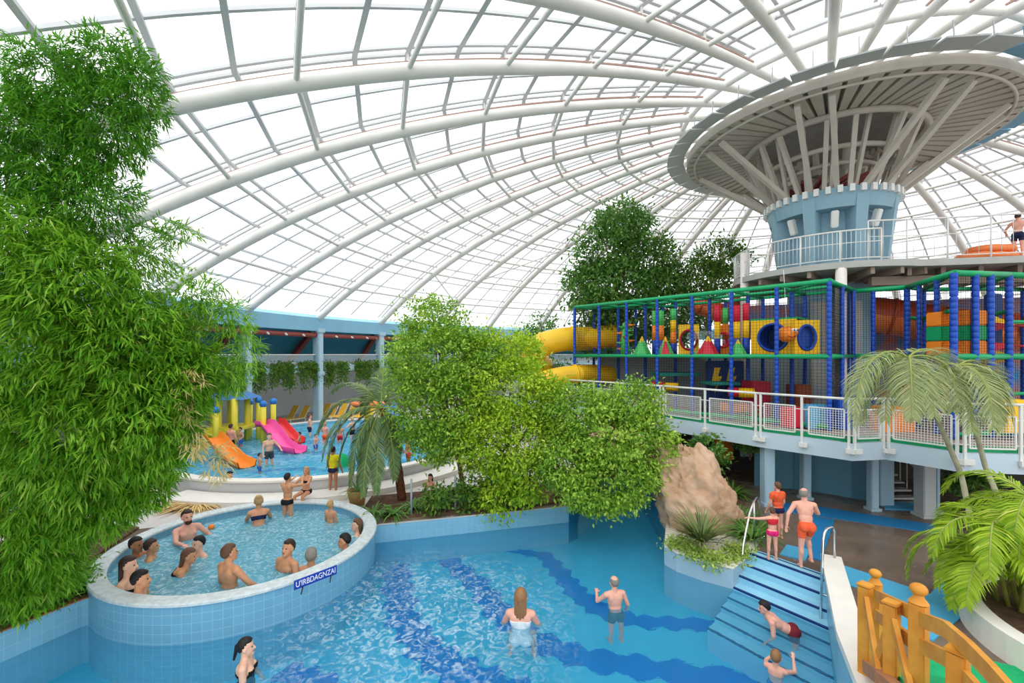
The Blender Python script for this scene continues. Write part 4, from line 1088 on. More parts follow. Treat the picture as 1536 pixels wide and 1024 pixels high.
for k in range(14):
    z = .15+.085*k; a = k*2.4; d = Vector((math.cos(a), math.sin(a), .12)); mb = MB()
    mb.tube([c+Vector((0, 0, z))+d*.12, c+Vector((0, 0, z))+d*.42], [.075, .01], 8); mb.build('spike', 'play_orange' if k % 2 else 'play_lime', st_)
# yellow panels with round openings
def holed(name, c, wx, hz_, hr, m, m2, lab, rz, cat='play panel', hx=None):
    o = thing(name, lab, cat, c); R = Matrix.Rotation(rz, 3, 'Z'); hx = hx or hr; n = 40; vs_ = []
    for j in range(n):
        a = 2*PI*j/n; ca, sa_ = math.cos(a), math.sin(a); s = 1/max(abs(ca), abs(sa_))
        ox, oz = ca*s*wx/2, sa_*s*hz_/2
        for y in (-.05, .05): vs_ += [c+R@Vector((ox, y, oz+hz_/2)), c+R@Vector((ca*hx, y, sa_*hr+hz_/2))]
    fs_ = []
    for j in range(n):
        k = ((j+1) % n)*4; j4 = j*4
        fs_ += [(j4, k, k+1, j4+1), (j4+2, j4+3, k+3, k+2), (j4+1, k+1, k+3, j4+3), (j4, j4+2, k+2, k)]
    mb = MB(); mb.add(vs_, fs_); mb.build('panel', m, o)
    mb = MB(); mb.tube([c+R@Vector((math.cos(2*PI*j/n)*hx, -.06, math.sin(2*PI*j/n)*hr+hz_/2)) for j in range(n)], .045, 8, closed=True); mb.build('rim', m2, o)
    return o, R
ang = math.atan2(PU.y, PU.x)+PI
c = pt(1160, 530, .9); c.z = FL
o, R = holed('play_cube', c, 1.42, 1.22, .46, 'play_yellow', 'play_blue', 'yellow play cube with a large round blue opening behind the fish ball', ang+.0)
mb = MB(); mb.tube([c+R@Vector((0, .03, .61)), c+R@Vector((0, .9, .61))], .46, 24, caps=False); mb.build('tunnel', 'play_blue', o)
mb = MB(); mb.box(c+R@Vector((0, .5, 1.25)), (1.5, 1.05, .07), R=R); mb.build('roof_bar', 'play_green', o)
mb = MB(); mb.box(c+R@Vector((0, .95, .61)), (1.4, .05, 1.2), R=R); mb.build('back_panel', 'play_navy', o)
c2 = pt(1209, 530, .75); c2.z = FL
o, R = holed('crawl_wall', c2, .78, 1.15, .40, 'play_yellow', 'play_blue', 'narrow yellow play panel with an oval blue opening right of the fish ball', ang+.75, hx=.26)
mb = MB(); mb.box(c2+R@Vector((0, .12, .57)), (.6, .05, .95), R=R); mb.build('back_panel', 'play_blue', o)
c = pt(1033, 530, .9); c.z = FL
o, R = holed('crawl_wall', c, .75, 1.2, .38, 'play_yellow', 'play_crimson', 'yellow play panel with a red rimmed opening at the clear crawl tube', ang+.5, hx=.3)
mb = MB(); mb.tube([c+R@Vector((.05, .05, .6)), c+R@Vector((.3, .05, .6))+Vector((PU.x, PU.y, 0))*-1.0], .36, 20, caps=False)
tag(mb.build('crawl_tube', 'clear_glass', origin=c), 'clear crawl tube between the yellow panels on the upper floor', 'tube')
c = pt(1086, 525, 1.3); c.z = FL
holed('crawl_wall', c, .62, 1.15, .27, 'play_orange', 'play_red', 'orange play panel with a round red opening behind the slim roller', ang, hx=.24)
# fish ball on its string
c = at(1180, 501, 14.62); fb = thing('hanging_ball', 'orange fish shaped ball with googly eyes hanging on a string', 'ball', c)
mb = MB(); mb.ell(c, (.29, .27, .26), n=24, m=16); mb.build('body', 'play_orange', fb)
for dx in (.07, .17):
    mb = MB(); mb.ell(c+Vector((dx, -.22, .12)), .06); mb.build('eye', 'white', fb)
    mb = MB(); mb.ell(c+Vector((dx+.01, -.275, .12)), .026); mb.build('pupil', 'black', fb)
mb = MB(); mb.tube([c+Vector((-.1+.03*k, -.262+.004*abs(k-4), -.06-.045*math.sin(k/8*PI))) for k in range(9)], .011, 6); mb.build('mouth', 'play_crimson', fb)
mb = MB(); mb.ell(c+Vector((.33, -.03, .04)), (.1, .04, .07)); mb.build('fin', 'play_orange', fb)
mb = MB(); mb.tube([c+Vector((0, 0, .25)), c+Vector((-.1, 0, 2.1))], .008, 5); mb.build('string', 'white', fb)
# lower floor pieces
def cushion(name, px_, y0, y1, wpx, Y, dep, m, lab, cat='foam block', rz=0.0):
    c = at(px_, y1, Y); h_ = (y1-y0)/F*Y; w_ = wpx/F*Y; mb = MB(); mb.box((c.x, c.y+dep/2, c.z+h_/2), (w_, dep, h_), rz=rz, bev=.03)
    return tag(mb.build(name, m, origin=(c.x, c.y+dep/2, c.z)), lab, cat)
bp_ = cushion('bolt_panel', 1088, 541, 600, 56, 17.4, .1, 'play_navy', 'navy panel with two yellow lightning bolts on the lower floor', 'play panel')
for x_ in (1072, 1094):
    mb = MB(); P = lambda dx, dy: at(x_+dx, dy, 17.38)
    poly = [(0, 551), (9, 551), (5, 564), (11, 564), (0, 590), (3, 572), (-4, 572)]
    n = len(poly); a_ = [P(*q_) for q_ in poly]; b_ = [v+Vector((0, .03, 0)) for v in a_]
    mb.add(a_+b_, [tuple(range(n))[::-1], tuple(range(n, 2*n))]+[(i, (i+1) % n, n+(i+1) % n, n+i) for i in range(n)]); mb.build('bolt', 'play_yellow', bp_)
cushion('foam_block', 1143, 572, 625, 28, 15.8, .8, 'play_crimson', 'crimson foam block on the lower floor behind the mesh fence')
cushion('foam_block', 1206, 577, 630, 24, 15.6, .6, 'play_brown', 'brown orange foam block on the lower floor right of the crimson one')
cushion('foam_mat', 1198, 612, 642, 30, 13.9, .5, 'play_red', 'red foam mat behind the mesh fence')
cushion('foam_mat', 1232, 608, 644, 32, 13.6, .5, 'mat_cyan', 'cyan foam mat behind the mesh fence beside the red mat')
cushion('foam_mat', 1110, 606, 618, 40, 16.0, .6, 'play_orange', 'orange foam mat low behind the mesh fence')
cushion('play_shelf', 1020, 559, 564, 60, 18.0, 1.2, 'play_teal', 'long teal padded shelf on the lower floor', 'shelf')
cushion('play_shelf', 1090, 573, 578, 44, 16.6, 1.0, 'play_teal', 'short teal padded shelf below the lightning panel', 'shelf')
for x_, y_, m_, l_ in ((1008, 580, 'play_yellow', 'yellow padded roll lying on the lower floor'), (1103, 588, 'play_red', 'red padded roll lying on the lower floor'), (1120, 589, 'play_yellow', 'yellow padded roll beside the red roll on the lower floor'), (988, 578, 'play_red', 'red padded roll left of the yellow roll on the lower floor')):
    Y = zf(x_)+.5; c = at(x_, y_, Y); mb = MB(); mb.tube([c-Vector((.22, -.1, 0)), c+Vector((.22, -.1, 0))], .17, 14)
    tag(mb.build('padded_roll', m_, origin=c), l_, 'roll')
def blocks(px_, w_, Y, lab):
    c = at(px_, 536, Y); c.z = FL; o = thing('foam_tower', lab, 'foam block', c)
    for k, m_ in enumerate(('play_orange', 'play_green', 'play_orange')):
        mb = MB(); mb.box((c.x, c.y, c.z+.2+.42*k), (w_, .5, .41), bev=.03); mb.build('block', m_, o)
blocks(1413, .50, 12.9, 'orange green orange foam tower left of the blue corner post')
blocks(1452, .60, 12.55, 'orange green orange foam tower right of the blue corner post')
for k, (y_, m_, l_) in enumerate(((478, 'play_yellow', 'yellow'), (500, 'play_crimson', 'dark red'), (540, 'play_orange', 'orange'))):
    pass
def wave(name, y0, y1, m_, lab, Y=13.6, amp=8):
    mb = MB(); up_, lo = [], []
    for k in range(13):
        t = k/12; x_ = 1478+t*110; w_ = (y1-y0)*(.55+.45*math.cos(t*PI*2.2)); ym = (y0+y1)/2+amp*math.sin(t*4)
        up_.append(at(x_, ym-w_/2, Y)); lo.append(at(x_, ym+w_/2, Y))
    n = 13; d = Vector((0, .12, 0)); vs_ = up_+lo+[v+d for v in up_]+[v+d for v in lo]; fs_ = []
    for i in range(n-1): fs_ += [(i, n+i, n+i+1, i+1), (2*n+i, 2*n+i+1, 3*n+i+1, 3*n+i), (i, i+1, 2*n+i+1, 2*n+i), (n+i, 3*n+i, 3*n+i+1, n+i+1)]
    mb.add(vs_, fs_); tag(mb.build(name, m_, origin=lo[0]), lab, 'slide')
wave('play_slide', 470, 492, 'play_yellow', 'yellow padded slide edge at the far right of the upper floor', 13.75, 4)
wave('play_slide', 484, 500, 'play_crimson', 'dark red padded slide bed at the far right of the upper floor', 13.6, -4)
wave('play_slide', 520, 546, 'slide_yellow', 'yellow lower slide edge at the far right above the padded bar', 13.75, 3)
wave('play_slide', 514, 530, 'play_red', 'raspberry red padded slide bed at the far right', 13.6, -4)
cushion('foam_block', 1497, 440, 525, 16, 14.3, .3, 'play_navy', 'tall navy padded panel at the far right of the upper floor')
cushion('foam_block', 1530, 600, 650, 40, 11.9, .4, 'play_yellow', 'large yellow foam block behind the fence at the far right')
cushion('foam_block', 1350, 610, 650, 50, 13.3, .5, 'play_orange', 'orange foam block behind the fence below the drooping palm')
cushion('foam_block', 1275, 600, 645, 34, 13.6, .5, 'play_blue', 'blue foam block behind the fence beside the cyan mat')
cushion('foam_block', 1395, 575, 600, 60, 13.6, .5, 'play_crimson', 'dark crimson foam block between the two drooping palm heads')
# painted walls behind
mb = MB(); mb.prism([(11.5, 17.1), (13.1, 16.7), (13.15, 16.9), (11.55, 17.3)], ZK, 7.0); struct(mb.build('wall_back', 'mural_a'), 'pale mural wall behind the play frame')
mb = MB(); mb.prism([(9.4, 18.6), (11.6, 17.7), (11.7, 17.9), (9.5, 18.8)], 5.6, 7.0); struct(mb.build('wall_back', 'mural_b'), 'blue mural band behind the yellow cube')
mb = MB(); mb.prism([(14.8, 18.9), (20, 17.2), (20.1, 17.4), (14.9, 19.1)], ZK, 7.2); struct(mb.build('wall_back', 'mural_b'), 'painted wall behind the right wing of the play frame')
mb = MB(); mb.prism([(4.2, 21.5), (9.3, 18.9), (11.6, 17.9), (11.7, 18.1), (9.4, 19.1), (4.3, 21.7)], ZK, 4.9); struct(mb.build('wall_back', 'post_grey'), 'dark wall behind the lower play floor')
# ============================================================ slides
def slide(name, pts, r, m, lab, half=False, ring=None, n=20):
    P = [Vector(p) for p in pts]; out = []
    for i in range(len(P)-1):
        p0, p1, p2, p3 = P[max(i-1, 0)], P[i], P[i+1], P[min(i+2, len(P)-1)]
        for k in range(6):
            t = k/6; out.append(.5*((2*p1)+(p2-p0)*t+(2*p0-5*p1+4*p2-p3)*t*t+(3*p1-p0-3*p2+p3)*t**3))
    out.append(P[-1]); mb = MB(); mb.tube(out, r, n, caps=False); 
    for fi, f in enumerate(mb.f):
        a_, b_, c_ = (Vector(mb.v[f[q]]) for q in (0, 1, 2)); mb.mi[fi] = 1 if (b_-a_).cross(c_-a_).z > 0 and ring == 'slide_shade_flange' else 0  # darker half: shade painted into the orange slide's colour
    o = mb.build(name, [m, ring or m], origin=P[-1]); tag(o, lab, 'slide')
    for i in range(3, len(out)-1, 7):
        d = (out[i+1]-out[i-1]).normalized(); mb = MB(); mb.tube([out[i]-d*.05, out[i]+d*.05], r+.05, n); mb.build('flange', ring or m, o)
    return o
slide('tube_slide', [at(1215, 468, 19.2), at(1290, 470, 17.8), at(1360, 478, 17.0), at(1430, 490, 16.2), at(1560, 500, 15.8)], .68, 'slide_orange', 'large orange tube slide passing behind the play frame', ring='slide_shade_flange')
slide('tube_slide', [at(1040, 452, 20.5), at(1070, 465, 20.2), at(1088, 470, 20.4), at(1110, 455, 21.5)], .42, 'slide_orange', 'short orange tube slide bend behind the foam rollers', ring='slide_shade_flange')
slide('tube_slide', [at(935, 500, 23.0), at(890, 507, 22.2), at(845, 509, 21.8), at(812, 518, 21.6), at(800, 535, 22.4), at(815, 550, 23.2)], .58, 'slide_yellow', 'yellow tube slide leaving the left end of the play frame')
slide('tube_slide', [at(790, 580, 20.3), at(830, 566, 20.6), at(880, 560, 21.0), at(930, 563, 21.6)], .42, 'slide_yellow', 'lower yellow tube slide below the first one beside the blue posts')
# ============================================================ wooden bridge
wb = thing('wooden_bridge', 'yellow brown wooden footbridge railing with crossed braces and ball tops', 'bridge', (4.6, 5.2, .5))
def wpost(px_, y0, Y, z0, ball=False, w_=.13):
    p = at(px_, y0, Y); mb = MB(); mb.box((p.x, p.y, (p.z+z0)/2), (w_, w_, p.z-z0), rz=.5, bev=.012)
    if not ball: mb.box((p.x, p.y, p.z+.012), (w_+.02, w_+.02, .03), rz=.5, bev=.008)
    o = mb.build('post', 'wood', wb)
    if ball:
        mb = MB(); mb.lathe([(w_*.62, p.z), (w_*.35, p.z+.05), (w_*.3, p.z+.08)], (p.x, p.y, 0), 16); mb.ell((p.x, p.y, p.z+.13), (w_*.55, w_*.55, w_*.45), n=18, m=12); mb.build('finial', 'wood', o)
    return p
pa = wpost(1298, 878, 5.75, .5); pb = wpost(1313, 874, 6.1, .5, True); pc = wpost(1338, 905, 4.95, .5); pd = wpost(1378, 903, 4.5, .5, True, .135); pe = wpost(1437, 977, 3.8, .5, False, .13)
def plank(a, b, w_=.05, h_=.14): mb = MB(); mb.bar(a, b, w_, h_); return mb.build('rail', 'wood', wb)
dz = Vector((0, 0, 1))
plank(pb-dz*.16, pd-dz*.14); plank(pb-dz*.42, pd-dz*.45)
arc = [pd-dz*.16, at(1420, 944, 4.0), at(1455, 975, 3.6), at(1492, 1014, 3.25), at(1540, 1070, 2.9)]
for a, b in zip(arc, arc[1:]): plank(a, b)
arc2 = [pd-dz*.42, at(1425, 990, 4.0), at(1460, 1030, 3.6), at(1500, 1080, 3.2)]
for a, b in zip(arc2, arc2[1:]): plank(a, b)
def brace(a, b): mb = MB(); mb.bar(a, b, .05, .1); return mb.build('brace', 'wood', wb)
brace(at(1299, 897, 5.7), at(1318, 1012, 5.1)); brace(at(1338, 935, 4.95), at(1311, 1005, 5.3)); brace(at(1340, 930, 4.9), at(1366, 1035, 4.45))
mb = MB(); mb.bar(at(1302, 1000, 5.7), at(1322, 1016, 5.0), .12, .14); mb.bar(at(1322, 1016, 5.0), at(1375, 1060, 4.4), .12, .14); mb.build('base_beam', 'wood_side', wb)
mb = MB(); a, b = at(1378, 1010, 5.6), at(1470, 1075, 3.9); mb.bar(a, b, .75, .06); mb.build('walking_deck', 'turf_green', wb)
# ============================================================ plants
def blob(px_, py_, Y, rx, ry, rz): c = at(px_, py_, Y); return ((c.x, c.y, c.z), (rx/F*Y, rz, ry/F*Y))
def bamboo(lab, blobs, nsp, m, roots, L, W, name='bamboo', inner=.35):
    o = thing(name, lab, 'bamboo', (roots[0][0], roots[0][1], .5))
    C = np.array([b[0] for b in blobs]); Rr = np.array([b[1] for b in blobs]); wts = np.array([b[1][0]*b[1][2] for b in blobs]); wts /= wts.sum()
    idx = rng.choice(len(blobs), nsp, p=wts); u = rdir(nsp); rad = (rng.uniform(inner**2, 1.05, nsp)**.5)[:, None]
    S = C[idx]+u*Rr[idx]*rad
    out = unit(u*[1, 1, .6]+np.array([.35, -.35, -.25])+rdir(nsp)*.6)
    k = 8; P = np.repeat(S, k, 0)+rng.normal(size=(nsp*k, 3))*.035; O = np.repeat(out, k, 0)
    D = unit(O+rdir(nsp*k)*.75+np.array([0, 0, -.3])); N = np.array([0, 0, 1.0])+rdir(nsp*k)*.5
    LL = L*rng.uniform(.55, 1.15, nsp*k); WW = W*rng.uniform(.7, 1.2, nsp*k)
    t = np.clip(np.repeat(rng.uniform(.1, .75, nsp), k)+rng.normal(size=nsp*k)*.14, 0, 1)
    leaf_obj('foliage', [leaf_arrays(P, D, N, LL, WW, .15, .12)], m, o, [t])
    for i, (x, y) in enumerate(roots):
        j = i % len(blobs); tgt = Vector(C[j])+Vector((random.uniform(-.3, .3)*Rr[j][0], random.uniform(-.3, .3), .4*Rr[j][2])); a = Vector((x, y, .5))
        ctrl = Vector((x+.15*(tgt.x-x), y+.15*(tgt.y-y), tgt.z*.8)); pts = [(1-t)**2*a+2*t*(1-t)*ctrl+t*t*tgt for t in [q/14 for q in range(15)]]
        mb = MB(); mb.tube(pts, [.024*(1-.75*q/14) for q in range(15)], 6); mb.build('culm', 'culm', o)
    return o
roots = lambda n: [(random.uniform(-10.6, -8.9), random.uniform(7.6, 10.0)) for _ in range(n)]
roots = lambda n: [(random.uniform(-10.2, -8.9), random.uniform(7.4, 9.6)) for _ in range(n)]
bamboo('tall feathery bamboo plume reaching up to the dome ribs at top left', [blob(150, 95, 6.9, 70, 45, .5), blob(75, 120, 6.9, 70, 60, .5), blob(150, 190, 6.9, 70, 75, .6), blob(70, 220, 6.9, 85, 85, .6), blob(125, 300, 6.9, 80, 70, .6), blob(40, 320, 6.9, 70, 80, .6), blob(205, 140, 6.8, 40, 85, .4), blob(20, 180, 6.9, 45, 60, .4)], 3000, 'leaf_bamboo_dark', roots(9), .19, .024)
bamboo('thin loose bamboo sprays hanging toward the eaves column at left', [blob(200, 390, 7.4, 60, 60, .5), blob(265, 345, 7.4, 35, 18, .2), blob(290, 450, 7.4, 55, 45, .4), blob(345, 480, 7.4, 32, 35, .3), blob(250, 500, 7.4, 70, 60, .5), blob(370, 530, 7.4, 20, 35, .2), blob(330, 560, 7.4, 38, 40, .3)], 1000, 'leaf_bamboo', roots(7), .2, .023, inner=.1)
bamboo('dense bright green bamboo mass filling the left edge above the pool wall', [blob(40, 380, 6.4, 80, 75, .6), blob(110, 430, 6.5, 85, 85, .7), blob(50, 520, 6.6, 110, 110, .8), blob(180, 520, 6.8, 95, 90, .7), blob(215, 600, 7.0, 90, 80, .7), blob(100, 640, 6.9, 130, 110, .8), blob(235, 660, 7.2, 55, 60, .5), blob(40, 760, 7.2, 95, 110, .7), blob(130, 740, 7.4, 85, 70, .6), blob(200, 715, 7.4, 55, 55, .4), blob(20, 870, 7.3, 55, 55, .4), blob(75, 845, 7.6, 42, 50, .4), blob(280, 560, 7.2, 50, 60, .5)], 8200, 'leaf_bamboo', roots(22), .22, .029, inner=.5)
bamboo('straw coloured dry bamboo tips drooping at the right edge of the bamboo mass', [blob(278, 585, 6.9, 22, 45, .2), blob(288, 650, 7.0, 16, 45, .15), blob(325, 690, 7.4, 18, 26, .2)], 80, 'leaf_dry', roots(2), .2, .022, 'dry_bamboo', .1)
def tree(name, lab, cat, foot, blobs, nt, per, tr, L, W, m, trunks=1, droop=.35, th=.09, bark='bark', inner=.7, flat=.6):
    o = thing(name, lab, cat, foot)
    crown('foliage', blobs, nt, per, tr, L, W, m, o, droop, inner=inner, flat=flat)
    f = Vector(foot); cs = [Vector(b[0]) for b in blobs]; top = sum(cs, Vector())/len(cs)
    jn = f.lerp(top, .55)+Vector((random.uniform(-.2, .2), .15, -.1)); mb = MB()
    mb.tube([f, f.lerp(jn, .5)+Vector((.06, .03, 0)), jn], [th, th*.8, th*.65], 10); mb.build('trunk', bark, o)
    for c in cs:
        mid = jn.lerp(c, .5)+Vector((random.uniform(-.12, .12), random.uniform(-.1, .1), .15)); mb = MB(); mb.tube([jn, mid, c, c+(c-mid)*.5], [th*.5, th*.36, th*.24, th*.08], 7); mb.build('branch', bark, o)
    return o
tree('ficus_tree', 'tall light green ficus with drooping crown, leftmost of the leafy trees behind the pool', 'tree', (-1.5, 14.0, .5),
     [blob(650, 480, 13.5, 42, 36, .7), blob(655, 540, 13.3, 68, 62, .9), blob(640, 610, 13.2, 50, 62, .8), blob(690, 610, 13.1, 52, 70, .8), blob(655, 655, 13.2, 40, 38, .6), blob(705, 540, 13.2, 42, 48, .7)], 820, 34, .19, .125, .066, 'leaf_ficus')
tree('ficus_tree', 'yellow green ficus in the middle of the three leafy trees, hanging to the pool wall', 'tree', (-.1, 14.2, .5),
     [blob(755, 530, 13.6, 55, 40, .8), blob(765, 590, 12.9, 62, 58, .9), blob(770, 660, 12.6, 62, 60, .8), blob(730, 650, 12.9, 52, 60, .7), blob(785, 715, 12.7, 42, 42, .5), blob(745, 735, 12.9, 32, 40, .4), blob(820, 610, 13.2, 40, 45, .7)], 820, 34, .18, .12, .064, 'leaf_ficus_b')
tree('ficus_tree', 'broad leafy ficus overhanging the dark grotto beside the brown rock', 'tree', (1.2, 14.0, .5),
     [blob(865, 620, 12.6, 58, 45, .7), blob(910, 655, 12.2, 75, 58, .9), blob(950, 605, 12.6, 42, 32, .6), blob(855, 690, 12.2, 50, 52, .7), blob(925, 715, 11.9, 62, 48, .7), blob(965, 665, 12.2, 45, 48, .6), blob(915, 748, 11.8, 34, 28, .4), blob(880, 725, 11.9, 45, 36, .5), blob(990, 660, 12.4, 22, 16, .3)], 880, 34, .18, .12, .064, 'leaf_ficus')
tree('broadleaf_tree', 'tall dark green tree standing behind the left end of the play frame', 'tree', (6.0, 23.5, ZK),
     [blob(935, 335, 23, 38, 32, 1.0), blob(910, 375, 23, 42, 42, 1.3), blob(965, 390, 23, 48, 36, 1.3), blob(925, 425, 23, 66, 36, 1.5), blob(990, 425, 23, 40, 28, 1.2), blob(905, 460, 22.6, 45, 26, 1.2), blob(950, 480, 22.8, 50, 34, 1.0), blob(1010, 480, 22.8, 45, 34, 1.0), blob(905, 505, 23.2, 40, 28, .9), blob(870, 430, 23, 22, 30, .8)], 760, 30, .34, .26, .12, 'leaf_dark', th=.16)
tree('broadleaf_tree', 'small olive green tree left of the round viewing deck', 'tree', (11.0, 24.5, ZK),
     [blob(1080, 385, 23, 34, 24, .9), blob(1055, 415, 23, 38, 28, 1.0), blob(1100, 405, 23, 24, 30, .9), blob(1030, 430, 23, 30, 22, .9)], 200, 28, .3, .22, .1, 'leaf_mid', th=.12)
tree('broadleaf_tree', 'small dark shrub tree above the yellow tube slide', 'tree', (.9, 24.6, .5),
     [blob(812, 490, 24, 22, 20, .7), blob(795, 515, 24, 24, 24, .8), blob(835, 560, 23.6, 30, 22, .8), blob(870, 575, 23.2, 34, 22, .8)], 160, 26, .28, .2, .09, 'leaf_dark', th=.1)
# ------ palms
def palm(name, lab, base, pts, r, fronds, m, ll, bark='stem_pale', lw=.03, rs='frond_stem', n=46):
    o = thing(name, lab, 'palm tree', base); mb = MB()
    k = len(pts); out = []; rr_ = []
    for i in range(k-1):
        for t in range(6):
            q = pts[i].lerp(pts[i+1], t/6); out.append(q); rr_.append(r*(1+.09*((i*6+t) % 2))*(1-.25*(i*6+t)/(6*k)))
    out.append(pts[-1]); rr_.append(r*.8); mb.tube(out, rr_, 10); mb.build('trunk', bark, o)
    for d, L, dr in fronds: frond('frond', pts[-1], d, L, dr, ll, n, m, o, lw, rachis=rs)
    return o
hd = at(572, 612, 13.5)
fr = []
for a, e, L, dr in ((170, .75, 1.9, 1.6), (185, .25, 1.9, 2.0), (150, 1.3, 1.7, 1.2), (200, -.1, 1.7, 1.9), (235, -.3, 1.8, 2.2), (255, -.6, 1.9, 2.0), (275, -.9, 1.8, 1.5), (215, .4, 1.8, 1.9), (120, .9, 1.6, 1.6), (60, .8, 1.2, 1.6), (20, .3, 1.1, 2.2), (310, -.7, 1.6, 1.8), (340, -.5, 1.2, 2.2), (225, -1.1, 1.7, 1.4), (100, 1.8, 1.3, .8)):
    a = math.radians(a); fr.append(((math.cos(a), math.sin(a)*.8, e), L*1.38, dr))
palm('date_palm', 'feathery grey green date palm with a leaning brown trunk beside the whirlpool', (-3.35, 13.65, .5), [Vector((-3.35, 13.65, .5)), at(597, 700, 13.6), at(583, 650, 13.55), hd], .13, fr, 'leaf_palm', .5, 'palm_bark', .034, n=84)
def dirs(spec): return [((math.cos(math.radians(a)), math.sin(math.radians(a))*.75, e), L*1.22, dr) for a, e, L, dr in spec]
palm('arching_palm', 'thin stemmed palm drooping over the walkway fence, the left of two', (9.1, 8.5, .8), [Vector((9.0, 8.55, .8)), at(1442, 712, 9.4), at(1420, 660, 9.4), at(1396, 607, 9.4), at(1362, 536, 9.4)], .05,
     dirs(((180, .35, 1.75, 2.6), (195, .7, 1.8, 2.4), (170, .1, 1.5, 2.6), (240, .3, 1.35, 2.8), (265, .05, 1.2, 2.6), (330, .5, 1.2, 2.6), (20, .75, 1.3, 1.5), (150, .5, 1.5, 2.4), (205, -.1, 1.3, 2.3), (245, -.2, 1.2, 2.2))), 'leaf_grey', .6, n=50, lw=.02)
palm('arching_palm', 'thin stemmed palm drooping over the walkway fence, the right of two', (9.3, 8.1, .8), [Vector((9.5, 8.1, .8)), at(1478, 700, 9.2), at(1462, 640, 9.2), at(1446, 590, 9.2), at(1438, 548, 9.2)], .045,
     dirs(((190, .6, 1.1, 3.0), (225, .3, 1.0, 3.0), (265, .2, 1.3, 2.9), (300, .35, 1.25, 3.0), (330, .2, 1.2, 3.0), (350, .5, 1.2, 2.8), (20, .7, 1.3, 2.2), (280, -.3, 1.2, 1.8), (250, -.3, 1.2, 2.2))), 'leaf_grey', .56, n=50, lw=.02)
ar = thing('areca_palm', 'bright green bushy palm in the white curved planter at right', 'palm tree', (8.5, 7.4, .84))
for k in range(9):
    b = Vector((8.2+.11*(k % 3)*1.5, 7.2+.18*(k//3), .84)); t = b+Vector((random.uniform(-.3, .2), random.uniform(-.15, .15), random.uniform(.6, 1.7)))
    mb = MB(); mb.tube([b, b.lerp(t, .5)+Vector((.02, 0, 0)), t], [.035, .03, .022], 7); mb.build('cane', 'culm', ar)
    for j in range(4):
        a = math.radians((k*4+j)*137.5); e = random.uniform(.35, 1.5)
        if math.cos(a) > .3 and random.random() < .4: a = PI-a
        frond('frond', t, (math.cos(a), math.sin(a)*.8, e), random.uniform(1.25, 1.75), random.uniform(1.7, 2.7), .42, 50, 'leaf_areca', ar, .028)
for q_, (d_, L_) in enumerate((((-.9, .1, .75), 1.9), ((-.6, .3, 1.0), 1.7), ((-1, -.2, .4), 1.6))):
    t = Vector((9.35, 7.5, 2.1)); b = Vector((9.1, 7.2, .84)); frond('frond', t, d_, L_, 1.5, .42, 50, 'leaf_areca', ar, .028)
    if q_ == 0: mb = MB(); mb.tube([b, b.lerp(t, .5), t], [.035, .03, .022], 7); mb.build('cane', 'culm', ar)
# ------ low plants
def tuft(px_, py_, z, n, L, W, m, lab, cat='plant', name='strap_plant', grp=None, up=.6, droop=.9):
    c = on(px_, py_, z); o = blades(name, (c.x, c.y, c.z), n, L, W, m, None, up, droop, .08, origin=(c.x, c.y, c.z)); return tag(o, lab, cat, grp)
def shrub(px_, py_, z, rpx, hpx, nt, m, lab, L=.14, W=.07, Y=None, name='shrub', grp=None):
    c = on(px_, py_, z) if Y is None else at(px_, py_, Y); Y = c.y; o = thing(name, lab, 'shrub', c, grp)
    crown('foliage', [((c.x, c.y, c.z+hpx/F*Y*.5), (rpx/F*Y, rpx/F*Y*.7, hpx/F*Y*.55))], nt, 22, .12, L, W, m, o, .2, inner=.3)
    mb = MB()
    for k in range(4): mb.tube([c, c+Vector((random.uniform(-.7, .7)*rpx/F*Y, random.uniform(-.2, .2), hpx/F*Y*.7))], [.018, .008], 5)
    mb.build('stem', 'bark', o); return o
bed = [(590, 772, 'strap', 'broad light leaved plant at the foot of the date palm'), (652, 768, 'shrub', 'mid green shrub between the first and second steel posts'), (700, 764, 'shrub', 'olive shrub right of the second steel post'), (560, 772, 'strap', 'low strap leaved plant next to the whirlpool coping'), (735, 758, 'shrub', 'tall loose shrub under the middle ficus'), (620, 762, 'strap', 'strap leaved plant just behind the first steel post'), (775, 757, 'shrub', 'dark shrub behind the fourth steel post'), (670, 752, 'strap', 'pale strap leaved plant behind the second steel post')]
for x_, y_, k_, l_ in bed:
    if k_ == 'strap': tuft(x_, y_, .56, 60, .62, .06, 'leaf_plant', l_, up=.8, droop=1.2)
    else: shrub(x_, y_, .56, 26, 44, 36, 'leaf_mid', l_)
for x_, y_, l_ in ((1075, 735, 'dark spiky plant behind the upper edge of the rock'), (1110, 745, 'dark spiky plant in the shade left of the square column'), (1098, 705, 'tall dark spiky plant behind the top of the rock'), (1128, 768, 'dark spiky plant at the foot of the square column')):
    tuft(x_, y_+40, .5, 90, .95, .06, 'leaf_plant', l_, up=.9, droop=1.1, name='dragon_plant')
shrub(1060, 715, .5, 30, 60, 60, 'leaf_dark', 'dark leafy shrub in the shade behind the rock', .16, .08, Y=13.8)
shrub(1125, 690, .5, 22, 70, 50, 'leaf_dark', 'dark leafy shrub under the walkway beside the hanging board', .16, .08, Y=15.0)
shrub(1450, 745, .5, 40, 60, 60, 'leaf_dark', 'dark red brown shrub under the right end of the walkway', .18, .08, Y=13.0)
tuft(1052, 812, .62, 190, 1.0, .04, 'leaf_yucca', 'spiky yucca with upright blades in the rock planter', name='yucca', up=1.1, droop=.5)
